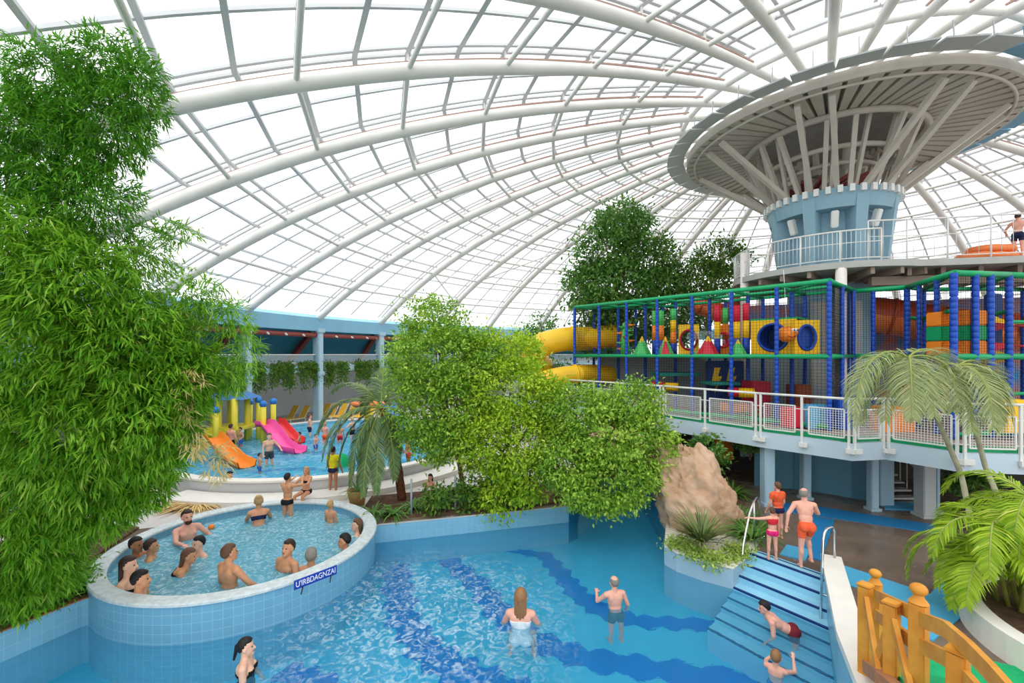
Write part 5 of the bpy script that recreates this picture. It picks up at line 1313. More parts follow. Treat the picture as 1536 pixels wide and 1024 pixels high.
for x_, y_, r_, l_ in ((1020, 820, 20, 'low yellow green ground cover at the left corner of the rock planter'), (1075, 842, 30, 'low yellow green ground cover at the front of the rock planter'), (1045, 832, 26, 'low yellow green ground cover round the yucca'), (1108, 830, 16, 'low yellow green ground cover at the right of the yucca'), (1118, 800, 12, 'small light shrub between the rock and the sloping handrail')):
    shrub(x_, y_, .44, r_, 9, 26, 'leaf_cover', l_, .09, .05, name='ground_cover')
c = on(536, 757, .5); pot = thing('potted_palm', 'tan round pot with a small plant behind the whirlpool', 'potted plant', c); mb = MB(); mb.lathe([(.0, 0), (.2, 0), (.29, .42), (.31, .46), (.27, .46), (.25, .4), (0, .4)], c, 20); mb.build('pot', 'pot', pot)
blades('foliage', c+Vector((0, 0, .4)), 40, .6, .05, 'leaf_plant', pot, .9, 1.0, .06)
c = on(297, 757, .5); th_ = blades('thatch', (c.x, c.y, c.z+.05), 420, .8, .04, 'thatch', None, .18, .55, .5, origin=c); tag(th_, 'straw coloured heap of dry palm leaves behind the whirlpool', 'dry leaves')
for k, (x_, y_, l_) in enumerate(((5, 935, 'small dark plant at the foot of the bamboo, left end of the pool wall'), (60, 915, 'small leafy plant at the foot of the bamboo, middle of the pool wall'), (108, 893, 'small leafy plant at the foot of the bamboo next to the whirlpool'))):
    shrub(x_, y_-6, .5, 34, 44, 50, 'leaf_bamboo_dark', l_, .14, .04)
# ============================================================ people
SK = {'fair': (238, 186, 158), 'pink': (236, 172, 150), 'tan': (216, 154, 116), 'olive': (204, 150, 112), 'brown': (184, 124, 88)}
for k, c in SK.items(): mat('skin_'+k, c, .5, .35, var=.06, vscale=9)
HR = {'black': (34, 30, 30), 'dark': (62, 46, 40), 'brown': (104, 74, 54), 'blond': (190, 152, 104), 'grey': (136, 130, 124), 'lightbrown': (150, 108, 72)}
for k, c in HR.items(): mat('hair_'+k, c, .55, .3, var=.2, vscale=40)
for k, c in {'black': (30, 32, 38), 'navy': (34, 42, 78), 'orange': (240, 100, 60), 'magenta': (226, 40, 120), 'maroon': (120, 34, 44), 'darkgrey': (70, 76, 84), 'white': (236, 236, 236), 'yellow': (226, 214, 40), 'blue': (50, 110, 190), 'red': (214, 48, 60), 'pink': (240, 130, 170)}.items(): mat('cloth_'+k+'_', c, .75, .2, var=.06, vscale=12)
def person(label, px_, pyh, Y, face, h=1.62, skin='tan', hair=('dark', 'short'), suit=('shorts', 'navy'), lean=0, twist=0, head=(0, 0), aL=((-.2, .1, -1), (-.05, .5, -1)), aR=((.2, .1, -1), (.05, .5, -1)), lL=((-.06, 0, -1), (-.03, -.03, -1)), lR=((.06, 0, -1), (.03, -.03, -1)), fem=False, vox=.014, feet_z=None, eyes=True, side=0, kid=False):
    k = h/1.7; hk = 1.12*k if not kid else 1.3*k
    X = (px_-HX)/F*Y; zh = CZ+(HY-pyh)/F*Y
    Rh = Matrix.Rotation(-math.radians(face), 3, 'Z')
    Rt = Rh @ Matrix.Rotation(math.radians(side), 3, 'Y') @ Matrix.Rotation(-math.radians(lean), 3, 'X')
    Rs = Rt @ Matrix.Rotation(math.radians(twist), 3, 'Z')
    sw = (.165 if fem else .185)*k
    RH = Rs @ Matrix.Rotation(math.radians(lean*.75), 3, 'X') @ Matrix.Rotation(-math.radians(head[0]), 3, 'Z') @ Matrix.Rotation(-math.radians(head[1]), 3, 'X')
    pel = Vector((0, 0, 0)); neck = pel+Rt@Vector((0, -.01*k, .50*k)); hc = neck+RH@Vector((0, .02*k, .05*k+.12*hk))
    head_at = Vector((X, Y, zh)); off = head_at-hc if feet_z is None else Vector((X, Y, 0))
    pel = off.copy()
    if feet_z is not None:
        low = 0
        for hipx, lg in ((-1, lL), (1, lR)):
            d1, d2 = Vector(lg[0]).normalized(), Vector(lg[1]).normalized(); low = min(low, (d1.z+d2.z)*.41*k-.06*k-.04*k)
        pel.z = feet_z-low; hcn = pel+hc; pel.x += X-hcn.x; pel.y += Y-hcn.y
    neck = neck+pel; hc = hc+pel
    T = lambda x, y, z, R=Rt: pel+R@Vector((x*k, y*k, z*k))
    mb = MB(); segs = []
    def seg(nm, a, b, r0, r1, add=True):
        if add: mb.cone(a, b, r0*k, r1*k, 12)
        segs.append((nm, a.copy(), b.copy(), (r0+r1)/2*k))
    wc = .148 if fem else .165
    mb.ell(T(0, 0, .35, Rs), (wc*k, .108*k, .19*k), Rs, 18, 12); mb.ell(T(0, .005, .17), ((.125 if fem else .14)*k, .1*k, .16*k), Rt, 18, 12)
    mb.ell(T(0, -.005, .01), ((.168 if fem else .16)*k, .118*k, .125*k), Rt, 18, 12)
    for s in (-1, 1):
        mb.ell(T(s*.075, -.065, -.02), (.085*k, .085*k, .1*k), Rt, 12, 8)
        mb.ell(T(s*.075, .06, .37, Rs), ((.07 if fem else .075)*k, (.075 if fem else .05)*k, (.07 if fem else .06)*k), Rs, 12, 8)
        mb.ell(T(s*.08, -.06, .40, Rs), (.075*k, .05*k, .1*k), Rs, 12, 8)
    segs.append(('torso', T(0, 0, .1), T(0, 0, .42), .13*k)); segs.append(('pelvis', T(-.06, 0, 0), T(.06, 0, 0), .11*k))
    mb.cone(neck-Vector((0, 0, .03*k)), hc-RH@Vector((0, .02*k, .03*k)), .062*k, .054*k, 12); segs.append(('neck', neck, hc, .055*k))
    # head
    H = lambda x, y, z: hc+RH@Vector((x*hk, y*hk, z*hk))
    mb.ell(H(0, -.012, .025), (.074*hk, .092*hk, .094*hk), RH, 20, 14); mb.ell(H(0, .022, -.035), (.06*hk, .066*hk, .085*hk), RH, 18, 12)
    mb.cone(H(0, .082, .012), H(0, .1, -.022), .010*hk, .015*hk, 8); mb.ell(H(0, .07, -.09), (.03*hk, .024*hk, .022*hk), RH, 10, 7)
    for s in (-1, 1): mb.ell(H(s*.077, -.008, -.006), (.013*hk, .024*hk, .034*hk), RH, 10, 8)
    segs.append(('head', H(0, 0, -.04), H(0, 0, .04), .085*hk))
    hands = []
    for s, ar_ in ((-1, aL), (1, aR)):
        sh = T(s*sw/k, 0, .455, Rs); mb.cone(T(s*.05, -.01, .49, Rs), sh, .055*k, .062*k, 12)
        d1 = (Rs@Vector(ar_[0])).normalized(); d2 = (Rs@Vector(ar_[1])).normalized(); el = sh+d1*.275*k; wr = el+d2*.245*k
        seg('uarm', sh, el, .056, .042); seg('farm', el, wr, .043, .029)
        sx = d2.cross(Rs@Vector((0, 0, 1)));  sx = sx.normalized() if sx.length > .1 else (Rs@Vector((1, 0, 0)))
        nz_ = sx.cross(d2); Rp = Matrix((sx, d2, nz_)).transposed()
        pc = wr+d2*.055*k; mb.ell(pc, (.04*k, .058*k, .018*k), Rp, 12, 8)
        for q, (fx, fl) in enumerate(((-.031, .062), (-.0105, .075), (.0105, .07), (.031, .056))):
            b0 = pc+sx*fx*k+d2*.045*k; b1 = b0+(d2-nz_*.25)*fl*.55*k+sx*fx*.25*k; b2 = b1+(d2-nz_*.75).normalized()*fl*.5*k; mb.cone(b0, b1, .0098*k, .009*k, 7); mb.cone(b1, b2, .009*k, .0075*k, 7)
        t0 = pc-sx*s*.035*k-d2*.02*k; t1 = t0+(d2*.7-sx*s*.75).normalized()*.05*k; mb.cone(t0, t1, .012*k, .010*k, 7); mb.cone(t1, t1+(d2-nz_*.4-sx*s*.15).normalized()*.032*k, .010*k, .008*k, 7)
        segs.append(('hand', wr, wr+d2*.16*k, .03*k))
    for s, lg in ((-1, lL), (1, lR)):
        hp = T(s*.085, 0, -.03); d1 = (Rh@Vector(lg[0])).normalized(); d2 = (Rh@Vector(lg[1])).normalized(); kn = hp+d1*.41*k; an = kn+d2*.41*k
        seg('thigh', hp, kn, .088, .056); seg('shin', kn, an, .056, .036); mb.ell(kn.lerp(an, .3)-Rh@Vector((0, .02*k, 0)), (.05*k, .052*k, .11*k), None, 12, 8)
        fd = Rh@Vector((0, 1, 0)); hl_ = an+d2*.04*k-fd*.03*k; mb.cone(hl_, an+d2*.055*k+fd*.13*k, .035*k, .026*k, 10); segs.append(('foot', hl_, an+fd*.15*k, .03*k))
    tmp = mb.build('tmp_body', 'skin_'+skin); md = tmp.modifiers.new('r', 'REMESH'); md.mode = 'VOXEL'; md.voxel_size = vox*max(.75, k); md.use_smooth_shade = True
    sm = tmp.modifiers.new('s', 'SMOOTH'); sm.factor = .5; sm.iterations = 3
    dg = bpy.context.evaluated_depsgraph_get(); me = bpy.data.meshes.new_from_object(tmp.evaluated_get(dg)); bpy.data.objects.remove(tmp)
    n = len(me.vertices); V = np.empty(n*3, np.float32); me.vertices.foreach_get('co', V); V = V.reshape(-1, 3).astype(float); Nn = np.empty(n*3, np.float32); me.vertices.foreach_get('normal', Nn); Nn = Nn.reshape(-1, 3)
    base = Vector((pel.x, pel.y, float(V[:, 2].min())))
    root = thing('person', label, 'person', base)
    me.vertices.foreach_set('co', (V-np.array(base)).astype(np.float32).ravel()); me.update(); me.name = 'body'
    if not me.materials: me.materials.append(M['skin_'+skin])
    me.polygons.foreach_set('use_smooth', [True]*len(me.polygons))
    bo = bpy.data.objects.new('body', me); COL.objects.link(bo); bo.parent = root; BASE[bo.name] = base
    # nearest limb of each vertex
    best = np.full(n, 9e9); nm = np.zeros(n, int); tt = np.zeros(n)
    for i, (s_, a, b, r) in enumerate(segs):
        a_ = np.array(a); d = np.array(b)-a_; t = np.clip(((V-a_)@d)/max(d@d, 1e-9), 0, 1); dist = np.linalg.norm(V-a_-t[:, None]*d, axis=1)-r
        u = dist < best; best[u] = dist[u]; nm[u] = i; tt[u] = t[u]
    names = np.array([s_[0] for s_ in segs])[nm]; loc = (V-np.array(pel))@np.array(Rt)/k
    core = np.isin(names, ['torso', 'pelvis', 'thigh'])
    def cloth(nm_, mask, m, off_=.009):
        mk = set(np.nonzero(mask)[0].tolist()); fs = [tuple(p.vertices) for p in me.polygons if all(v in mk for v in p.vertices)]
        if not fs: return
        used = sorted({v for f in fs for v in f}); mp = {v: i for i, v in enumerate(used)}
        b2 = MB(); b2.add([V[v]+Nn[v]*off_ for v in used], [tuple(mp[v] for v in f) for f in fs], 0, True); o = b2.build(nm_, m, root)
        so_ = o.modifiers.new('t', 'SOLIDIFY'); so_.thickness = .008; so_.offset = -1
    if suit:
        kd, cl = suit[0], 'cloth_'+suit[1]+'_'
        if kd == 'shorts': cloth('swim_shorts', core & (loc[:, 2] < .09) & ~((names == 'thigh') & (tt > .55)), cl)
        else:
            cloth('swim_briefs' if kd != 'onepiece' else 'swimsuit', core & (loc[:, 2] < (.06 if kd != 'onepiece' else .40)) & ~((names == 'thigh') & (tt > .12)), cl)
            if kd == 'bikini': cloth('bikini_top', (names == 'torso') & (loc[:, 2] > .29) & (loc[:, 2] < .39), cl)
            if kd == 'top': cloth('swim_top', (names == 'torso') & (loc[:, 2] > .27) & (loc[:, 2] < .46), 'cloth_'+suit[2]+'_')
            if kd == 'shirt': cloth('shirt', ((names == 'torso') & (loc[:, 2] > .05)) | ((names == 'uarm') & (tt < .5)), 'cloth_'+suit[2]+'_', .014)
    if hair:
        hb = MB(); hb.ell((0, 0, 0), 1, n=26, m=18); out = []; col, sty = hair
        for v in hb.v:
            v = Vector(v); x, y, z = v; lim = .52 if y > .35 else (.52-(.35-y)*1.55 if y > -.4 else -.66); lim += .06*mnoise.noise(v*6)
            inside = z < lim-.08
            s_ = (.80 if inside else (1.16 if z > lim else 1.0)); s_ += .06*mnoise.noise(v*6+Vector((px_*.1, 0, 0)))
            if sty == 'bald' and (z > .62 or y > .1): s_ = .8
            out.append(H(x*.074*s_, -.014+y*.092*s_, .027+z*.094*s_))
        hb.v = out
        if sty == 'long':
            for q in range(7):
                xx = -.05+.0167*q; hb.cone(H(xx, -.085+abs(xx)*.5, .02), H(xx*1.25, -.095+abs(xx)*.4, -.20-.02*(q % 2)), .034*hk, .016*hk, 8)
        if sty == 'bun': hb.ell(H(0, -.08, .10), (.045*hk,)*3, None, 12, 8)
        if sty == 'tail': hb.cone(H(0, -.11, .03), H(0, -.15, -.14), .032*hk, .014*hk, 10)
        if sty == 'beard': hb.ell(H(0, .045, -.075), (.055*hk, .052*hk, .05*hk), RH, 14, 9)
        hb.build('hair', 'hair_'+col, root)
    if eyes:
        for s in (-1, 1): eb = MB(); eb.ell(H(s*.031, .074, .012), (.013*hk, .009*hk, .008*hk), RH, 10, 7); eb.build('eye', 'eye_dark', root)
        eb = MB(); eb.ell(H(0, .084, -.052), (.024*hk, .010*hk, .007*hk), RH, 10, 7); eb.build('mouth', 'lip', root)
    root['_head'] = 0; del root['_head']
    return root
def stepz(px_, Y):
    q = Vector(((px_-HX)/F*Y, Y)); k = math.floor(((q-STL).dot(dn))/TR); return .5-.15*max(0, k)
def yw(py_, z): return F*(CZ-z)/(py_-HY)
OUT = lambda s: ((s*.6, .25, -.75), (s*.1, .85, -.35))
FWD = lambda s: ((s*.25, .8, -.45), (s*-.1, 1, .05))
UPF = lambda s: ((s*.3, .8, -.1), (s*-.5, .7, .5))
SITL, SITR = ((-.15, 1, -.1), (-.05, .05, -1)), ((.15, 1, -.1), (.05, .05, -1))
z5 = .5
CRL, CRR = ((-.2, .85, -.5), (-.05, -.1, -1)), ((.2, .85, -.5), (.05, -.1, -1))
# whirlpool bathers
person('bearded dark haired man facing right with wet shoulders at the far left of the whirlpool', 281, 775, yw(808, z5), 125, 2.15, 'pink', ('dark', 'beard'), ('shorts', 'navy'), aL=OUT(-1), aR=FWD(1), lL=CRL, lR=CRR)
person('dark haired bather sunk to the chin, left of the pair, in the whirlpool', 228, 819, yw(836, z5), 60, 2.01, 'olive', ('dark', 'short'), ('shorts', 'black'), lL=CRL, lR=CRR)
person('short haired bather looking at the camera behind the leaning bather in the whirlpool', 297, 815, yw(832, z5), 205, 2.01, 'fair', ('black', 'short'), ('shorts', 'black'), aL=OUT(-1), lL=CRL, lR=CRR)
person('bather with grey brown long hair leaning right in the middle left of the whirlpool', 284, 834, yw(856, z5), 70, 2.05, 'tan', ('brown', 'long'), ('bikini', 'black'), lean=42, fem=True, aL=OUT(-1), aR=FWD(1), lL=CRL, lR=CRR)
person('broad shouldered person with short brown hair, bare back, in the centre of the whirlpool', 345, 829, yw(878, z5), 25, 2.15, 'tan', ('brown', 'short'), ('shorts', 'black'), head=(15, 0), aR=((.45, .35, -.7), (.2, .7, -.6)), lL=CRL, lR=CRR)
person('dark haired man turned to the camera with hanging arms near the blue sign', 432, 822, 9.35, 205, 2.15, 'tan', ('dark', 'short'), ('shorts', 'navy'), head=(-10, -8), aL=((-.4, .2, -.9), (-.2, .5, -.8)), lL=CRL, lR=CRR)
person('grey haired bather seen from behind just above the blue sign', 467, 833, 9.35, -10, 2.10, 'tan', ('grey', 'short'), ('shorts', 'black'), aL=FWD(-1), aR=FWD(1), lL=CRL, lR=CRR)
person('woman with long grey brown hair against the right wall of the whirlpool', 535, 787, 11.2, 250, 1.94, 'fair', ('brown', 'long'), ('bikini', 'navy'), fem=True, aL=OUT(-1), lL=CRL, lR=CRR)
person('bather with black hair leaning on the right rim of the whirlpool', 516, 811, 10.2, 255, 2.07, 'tan', ('black', 'short'), ('shorts', 'black'), lean=12, aL=FWD(-1), aR=FWD(1), lL=CRL, lR=CRR)
person('woman with long dark hair in right profile at the left wall of the whirlpool', 194, 848, yw(884, z5), 80, 2.20, 'fair', ('dark', 'long'), ('bikini', 'black'), fem=True, aR=OUT(1), lL=CRL, lR=CRR)
person('dark haired man stretching an arm to the right at the front left of the whirlpool', 212, 869, yw(902, z5), 65, 2.15, 'tan', ('black', 'short'), ('shorts', 'navy'), lean=10, aR=((.35, .9, -.35), (.1, 1, .05)), aL=OUT(-1), lL=CRL, lR=CRR)
person('small dark haired bather half hidden by bamboo leaves at the whirlpool edge', 205, 817, 9.9, 95, 1.88, 'brown', ('black', 'short'), ('shorts', 'red'), kid=True, lL=CRL, lR=CRR)
person('woman in a dark blue bikini with blond bun at the back of the whirlpool', 388, 752, yw(784, z5), 330, 2.01, 'tan', ('blond', 'bun'), ('bikini', 'navy'), lean=15, fem=True, aL=FWD(-1), aR=FWD(1), lL=CRL, lR=CRR)
person('slim person in black briefs standing at the back rim of the whirlpool', 432, 716, 12.5, 15, 1.6, 'tan', ('black', 'short'), ('briefs', 'black'), aL=UPF(-1), aR=UPF(1))
person('long blond haired woman sitting on the back rim of the whirlpool', 459, 706, 13.45, 190, 1.5, 'tan', ('blond', 'long'), ('bikini', 'black'), fem=True, lL=SITL, lR=SITR, aL=FWD(-1), aR=FWD(1), feet_z=None)
person('person in a yellow shirt with dark hair walking behind the whirlpool', 500, 722, 14.3, 10, 1.5, 'brown', ('black', 'short'), ('shirt', 'navy', 'yellow'), feet_z=.51)
person('small child with bare back standing in the whirlpool below the yellow shirt', 496, 757, yw(783, z5), 20, 1.3, 'tan', ('blond', 'short'), ('shorts', 'orange'), kid=True)
# main pool
person('dark haired woman in right profile at the bottom left of the large pool', 370, 970, yw(1008, 0), 75, 1.8, 'fair', ('black', 'tail'), ('onepiece', 'black'), fem=True, vox=.011)
person('woman with long light brown hair and pale swimsuit seen from behind in the large pool', 781, 896, yw(936, 0), 5, 2.15, 'pink', ('lightbrown', 'long'), ('onepiece', 'white'), fem=True, vox=.011, aL=((-.35, .35, -.8), (.4, .8, -.3)), aR=((.35, .35, -.8), (-.4, .8, -.3)), lL=CRL, lR=CRR)
person('grey haired man in dark trunks wading away in the middle of the large pool', 921, 873, yw(908, 0), -12, 1.62, 'pink', ('grey', 'bald'), ('shorts', 'darkgrey'), lean=8, vox=.011, aL=((-.4, .5, -.5), (.3, .8, .3)), aR=((.4, .1, -.9), (.1, .5, -.8)))
person('black haired swimmer in maroon trunks bending left near the pool steps', 1146, 911, yw(942, 0), 285, 1.5, 'pink', ('black', 'short'), ('shorts', 'maroon'), lean=62, vox=.011, aL=FWD(-1), aR=((.3, .2, -1), (.1, .6, -.8)))
person('child with light brown hair and raised arms at the bottom right of the large pool', 1164, 985, yw(1010, 0), 40, 1.2, 'pink', ('lightbrown', 'short'), ('shorts', 'blue'), kid=True, vox=.011, aL=((-.2, .9, -.2), (.5, .8, .3)), aR=((.5, .8, -.2), (-.2, .7, .7)))
# steps
person('bald man in orange trunks climbing the pool steps', 1206, 774, 9.55, 12, 1.62, 'pink', ('grey', 'bald'), ('shorts', 'orange'), lean=14, twist=-8, head=(20, 0), vox=.010, feet_z=stepz(1206, 9.55), lL=((-.05, .02, -1), (-.02, -.02, -1)), lR=((.08, .55, -.8), (.03, -.35, -1)), aL=((-.55, -.1, -.8), (-.15, .2, -1)), aR=((.35, .6, -.6), (-.3, .9, .2)))
person('girl in a magenta two piece swimsuit on the pool steps holding the sloping handrail', 1158, 786, 9.8, 5, 1.12, 'pink', ('brown', 'bun'), ('top', 'magenta', 'red'), fem=True, kid=False, vox=.009, feet_z=stepz(1158, 9.8), aL=((-1, .1, -.15), (-1, .25, 0)), aR=((.25, .1, -1), (.1, .3, -1)))
person('person carrying an orange swim vest standing behind the girl at the square column', 1166, 770, 10.9, 350, 1.35, 'pink', ('brown', 'short'), ('shirt', 'navy', 'orange'), feet_z=.5, vox=.012)
# upper deck
person('man in navy shorts standing at the balustrade of the viewing deck', 1527, 324, 14.7, 60, 1.45, 'pink', ('dark', 'short'), ('shorts', 'navy'), feet_z=ZD, vox=.016, aL=OUT(-1))
# children's pool
KZ = .88
for a in ((347, 638, 18.8, 15, 1.5, 'pink', 'dark', 'black', 'sunburnt man with bare back and black trunks beside the yellow platform'),
          (404, 653, 16.6, 140, 1.5, 'fair', 'brown', 'darkgrey', 'pale man in dark trunks wading in front of the pink slide'),
          (390, 688, 15.6, 60, 1.0, 'tan', 'dark', 'blue', 'small child wading in front of the pale man'),
          (449, 652, 19.8, 250, 1.0, 'olive', 'black', 'red', 'child sunk to the chin beside the foot of the red slide'),
          (488, 640, 20.6, 20, 1.3, 'pink', 'blond', 'orange', 'person in orange trunks wading behind the date palm fronds'),
          (510, 634, 20.8, 340, 1.2, 'tan', 'dark', 'red', 'child in red trunks wading left of the date palm head'),
          (579, 626, 18.9, 10, 1.35, 'fair', 'black', 'pink', 'girl in pink shorts standing right of the date palm trunk'),
          (474, 668, 19.3, 100, 1.0, 'pink', 'brown', 'blue', 'child floating to the right of the pink slide end'),
          (360, 632, 19.8, 200, 1.2, 'olive', 'black', 'blue', 'child climbing the steps of the yellow platform'),
          (612, 662, 17.2, 230, 1.2, 'tan', 'brown', 'orange', 'child in orange trunks at the pool rim by the date palm trunk'),
          (598, 668, 16.9, 120, 1.1, 'brown', 'black', 'blue', 'child in blue trunks sitting low at the pool rim'),
          (465, 636, 22.5, 60, 1.4, 'fair', 'brown', 'navy', 'distant bather at the far side of the children pool'),
          (528, 640, 22.0, 300, 1.3, 'fair', 'blond', 'black', 'distant fair haired bather behind the date palm')):
    person(a[8], a[0], a[1], a[2], a[3], a[4], a[5], (a[6], 'short'), ('shorts', a[7]), feet_z=.53, vox=.022, eyes=False, aL=OUT(-1))
person('dark haired swimmer lying in the water at the front of the children pool', 345, 712, yw(722, KZ), 85, 1.45, 'tan', ('black', 'short'), ('shorts', 'navy'), lean=70, vox=.018, eyes=False, aL=FWD(-1), aR=FWD(1))
person('dark haired sunbather sitting on the pale step behind the steel posts', 645, 716, 15.2, 200, 1.5, 'pink', ('black', 'long'), ('bikini', 'red'), fem=True, vox=.018, lL=SITL, lR=SITR, eyes=False)

# ============================================================ play things of the children's pool
pp_ = thing('water_playhouse', 'yellow water play platform with a pitched blue roof', 'play structure', (-12.3, 21.6, .52))
def cyl(x, y, z0, z1, r, m, nm, par): mb = MB(); mb.tube([(x, y, z0), (x, y, z1)], r, 12); return mb.build(nm, m, par)
cn = [at(328, 612, 20.8), at(352, 612, 20.6), at(371, 610, 21.6), at(345, 610, 22.2)]
for c in cn: cyl(c.x, c.y, .52, 2.95, .13, 'pole_yellow', 'post', pp_)
c = sum(cn, Vector())/4; mb = MB(); w_ = .95
zr = 2.9
vsr = [(c.x-w_, c.y-.8, zr), (c.x+w_, c.y-.8, zr), (c.x+w_, c.y+.8, zr), (c.x-w_, c.y+.8, zr), (c.x-.45, c.y-.3, zr+.34), (c.x+.45, c.y-.3, zr+.34), (c.x+.45, c.y+.3, zr+.34), (c.x-.45, c.y+.3, zr+.34)]
mb.add(vsr, [(0, 1, 5, 4), (1, 2, 6, 5), (2, 3, 7, 6), (3, 0, 4, 7), (4, 5, 6, 7), (3, 2, 1, 0)]); mb.build('roof', 'roof_blue', pp_)
mb = MB(); mb.box((c.x, c.y, 1.55), (1.7, 1.5, .12)); mb.build('platform', 'pole_yellow', pp_)
mb = MB(); mb.box((c.x-.2, c.y-.8, 1.1), (1.2, .08, .8)); mb.build('side_panel', 'pole_yellow', pp_)
for k in range(4): mb = MB(); mb.box((c.x-.5, c.y-1.0-.22*k, 1.35-.22*k), (.7, .2, .06)); mb.build('step', 'pole_yellow', pp_)
for x_, y_, Y, l_ in ((324, 615, 20.0, 'lowest blue ball on a yellow pole left of the blue roof'), (375, 603, 22.4, 'small blue ball on a yellow pole just right of the blue roof'), (388, 600, 21.8, 'blue ball on a yellow pole, the left of the close pair'), (395, 606, 21.0, 'blue ball on a yellow pole, the right of the close pair'), (410, 602, 21.6, 'blue ball on a yellow pole farthest right of the water mushrooms'), (318, 606, 22.5, 'dim blue ball on a yellow pole half hidden by bamboo')):
    c = at(x_, y_, Y); o = thing('spray_pole', l_, 'water toy', (c.x, c.y, .52)); cyl(c.x, c.y, .52, c.z, .12, 'pole_yellow', 'pole', o); mb = MB(); mb.ell(c, .17, n=18, m=12); mb.build('ball', 'ball_blue', o)
def flume(pts, w_, m, lab):
    P = [Vector(p) for p in pts]; o = thing('water_slide', lab, 'slide', P[-1]); out = []
    for i in range(len(P)-1):
        for t in range(5): out.append(P[i].lerp(P[i+1], t/5))
    out.append(P[-1])
    mb = MB(); prof = [(-w_, .2), (-w_*.92, .2), (-w_*.75, .0), (0, -.05), (w_*.75, 0), (w_*.92, .2), (w_, .2), (w_*.8, -.08), (0, -.14), (-w_*.8, -.08)]; vs_ = []; n = len(prof)
    for i, p in enumerate(out):
        d = (out[min(i+1, len(out)-1)]-out[max(i-1, 0)]); d.z = 0; d.normalize(); s = Vector((d.y, -d.x, 0))
        for u, z in prof: vs_.append(p+s*u+Vector((0, 0, z)))
    fs_ = [(i*n+j, i*n+(j+1) % n, (i+1)*n+(j+1) % n, (i+1)*n+j) for i in range(len(out)-1) for j in range(n)]
    mb.add(vs_, fs_, 0, True); mb.build('chute', m, o)
    q = out[len(out)//3]; cyl(q.x, q.y, .52, q.z-.1, .06, 'pole_yellow', 'support', o); return o
flume([(-11.8, 21.0, 1.72), (-11.4, 20.8, 1.72), (-10.7, 20.1, 1.45), (-10.0, 19.4, 1.1), (-9.4, 18.9, .95), (-8.8, 18.6, .93)], .34, 'slide_pink', 'bright pink open slide running down from the yellow platform')
flume([(-11.9, 22.3, 1.62), (-11.5, 22.0, 1.6), (-10.9, 21.5, 1.3), (-10.3, 21.0, 1.0), (-9.8, 20.6, .93)], .30, 'slide_red', 'red open slide right of the pink slide')
flume([(-12.4, 18.4, 1.6), (-12.0, 18.1, 1.55), (-11.2, 17.4, 1.25), (-10.3, 16.7, .98), (-9.6, 16.2, .92)], .34, 'play_orange', 'orange open slide nearest the camera beside the bamboo')
c = at(552, 608, 24.5); fl = thing('float_boat', 'red float shaped like a shallow boat at the far pool side', 'float', c); mb = MB(); mb.ell(c, (.85, .5, .16), n=24, m=10); mb.build('hull', 'slide_red', fl); mb = MB(); mb.tube([c+Vector((.85*math.cos(2*PI*k/24), .5*math.sin(2*PI*k/24), .1)) for k in range(24)], .1, 8, closed=True); mb.build('rim', 'slide_orange', fl)
cyl(c.x, c.y, .52, c.z-.1, .15, 'pole_yellow', 'stand', fl)
flume([at(580, 608, 23.5), at(588, 615, 22.8), at(598, 632, 21.8), at(604, 642, 21.2)], .32, 'ball_blue', 'blue open slide behind the date palm trunk')
c = on(514, 697, .88); mb = MB(); mb.lathe([(.36, -.3), (.33, 0), (.26, .22), (.12, .38), (0, .44)], c, 20); tag(mb.build('water_dome', 'turf_green', origin=c), 'green dome shaped water toy under the date palm fronds', 'water toy')
c = on(317, 793, .5); mb = MB(); mb.ell(c+Vector((0, 0, .05)), .075); tag(mb.build('ball', 'play_orange', origin=c), 'small orange ball floating at the back of the whirlpool', 'ball')
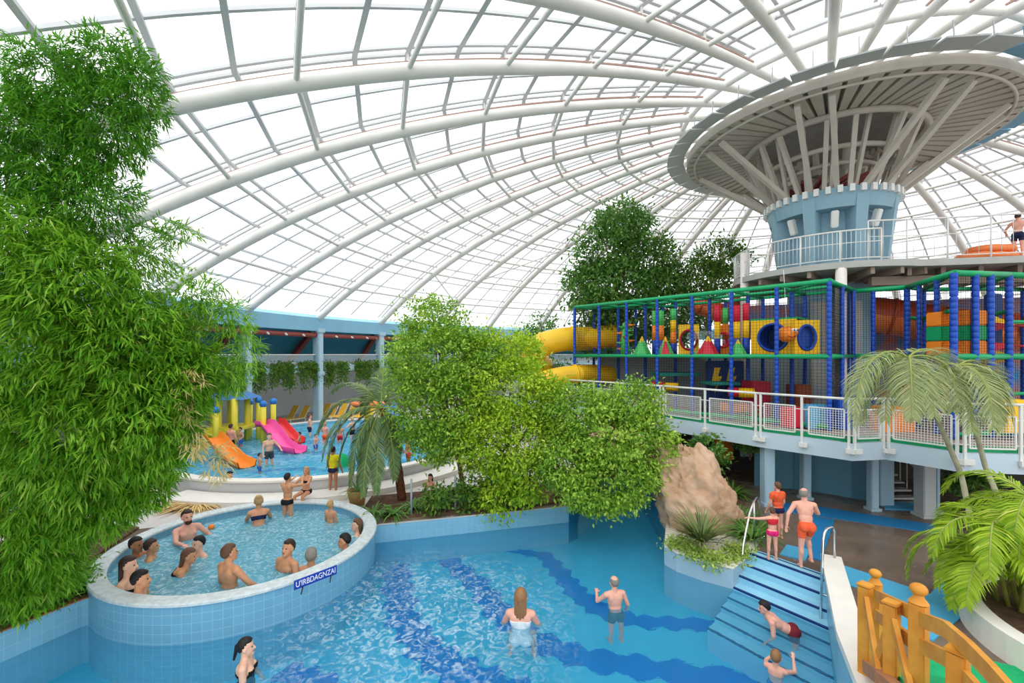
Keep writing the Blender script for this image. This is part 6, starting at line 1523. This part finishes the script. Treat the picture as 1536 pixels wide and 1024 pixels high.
# loungers along the back wall
def lounger(x, y, rz, lab):
    o = thing('sun_lounger', lab, 'lounger', (x, y, .506), 'yellow loungers along the back wall'); R = Matrix.Rotation(rz, 3, 'Z'); b = Vector((x, y, .506)); P = lambda u, v, z: b+R@Vector((u, v, z))
    mb = MB(); vv = [P(-.28, -.9, .36), P(.28, -.9, .36), P(.28, .25, .36), P(-.28, .25, .36)]; mb.add(vv+[v-Vector((0, 0, .04)) for v in vv], [(0, 1, 2, 3), (7, 6, 5, 4), (0, 4, 5, 1), (1, 5, 6, 2), (2, 6, 7, 3), (3, 7, 4, 0)]); mb.build('seat', 'lounger_yellow', o)
    vv = [P(-.28, .25, .36), P(.28, .25, .36), P(.28, .7, 1.1), P(-.28, .7, 1.1)]; d = R@Vector((0, .05, 0)); mb = MB(); mb.add(vv+[v+d for v in vv], [(0, 1, 2, 3), (7, 6, 5, 4), (0, 4, 5, 1), (1, 5, 6, 2), (2, 6, 7, 3), (3, 7, 4, 0)]); mb.build('backrest', 'lounger_yellow', o)
    for s in (-1, 1):
        mb = MB(); mb.tube([P(s*.31, -.9, .34), P(s*.31, .25, .34), P(s*.31, .72, 1.12)], .022, 6); mb.build('frame_rail', 'spk_white', o)
        for v in (-.75, .3): mb = MB(); mb.tube([P(s*.31, v, 0), P(s*.31, v, .34)], .022, 6); mb.build('leg', 'spk_white', o)
    return o
xs = (480, 492, 506, 521, 536, 550, 430, 447)
for k, x_ in enumerate(xs):
    Y = 30.2 if x_ > 470 else 29.0; X = (x_-HX)/F*Y; lounger(X, Y, -.5, 'yellow and white sun lounger standing in the row along the pale back wall')
# upper deck: orange rings and box heap
for k, (x_, y_, r_, l_) in enumerate(((1462, 372, .4, 'orange swim ring lying at the bottom left of the heap on the viewing deck'), (1480, 371, .42, 'orange swim ring lying in the middle of the heap on the viewing deck'), (1498, 370, .4, 'orange swim ring lying next to the man on the viewing deck'), (1478, 361, .4, 'upper left orange swim ring of the heap on the viewing deck'), (1494, 360, .38, 'upper right orange swim ring of the heap on the viewing deck'))):
    c = at(x_, y_, 15.1); c.z = ZD+.12+(.24 if k > 2 else 0); mb = MB(); mb.tube([c+Vector((r_*math.cos(2*PI*j/24), r_*math.sin(2*PI*j/24), .0)) for j in range(24)], .12, 10, closed=True)
    tag(mb.build('swim_ring', 'slide_orange', origin=c-Vector((0, 0, .12))), l_, 'swim ring')
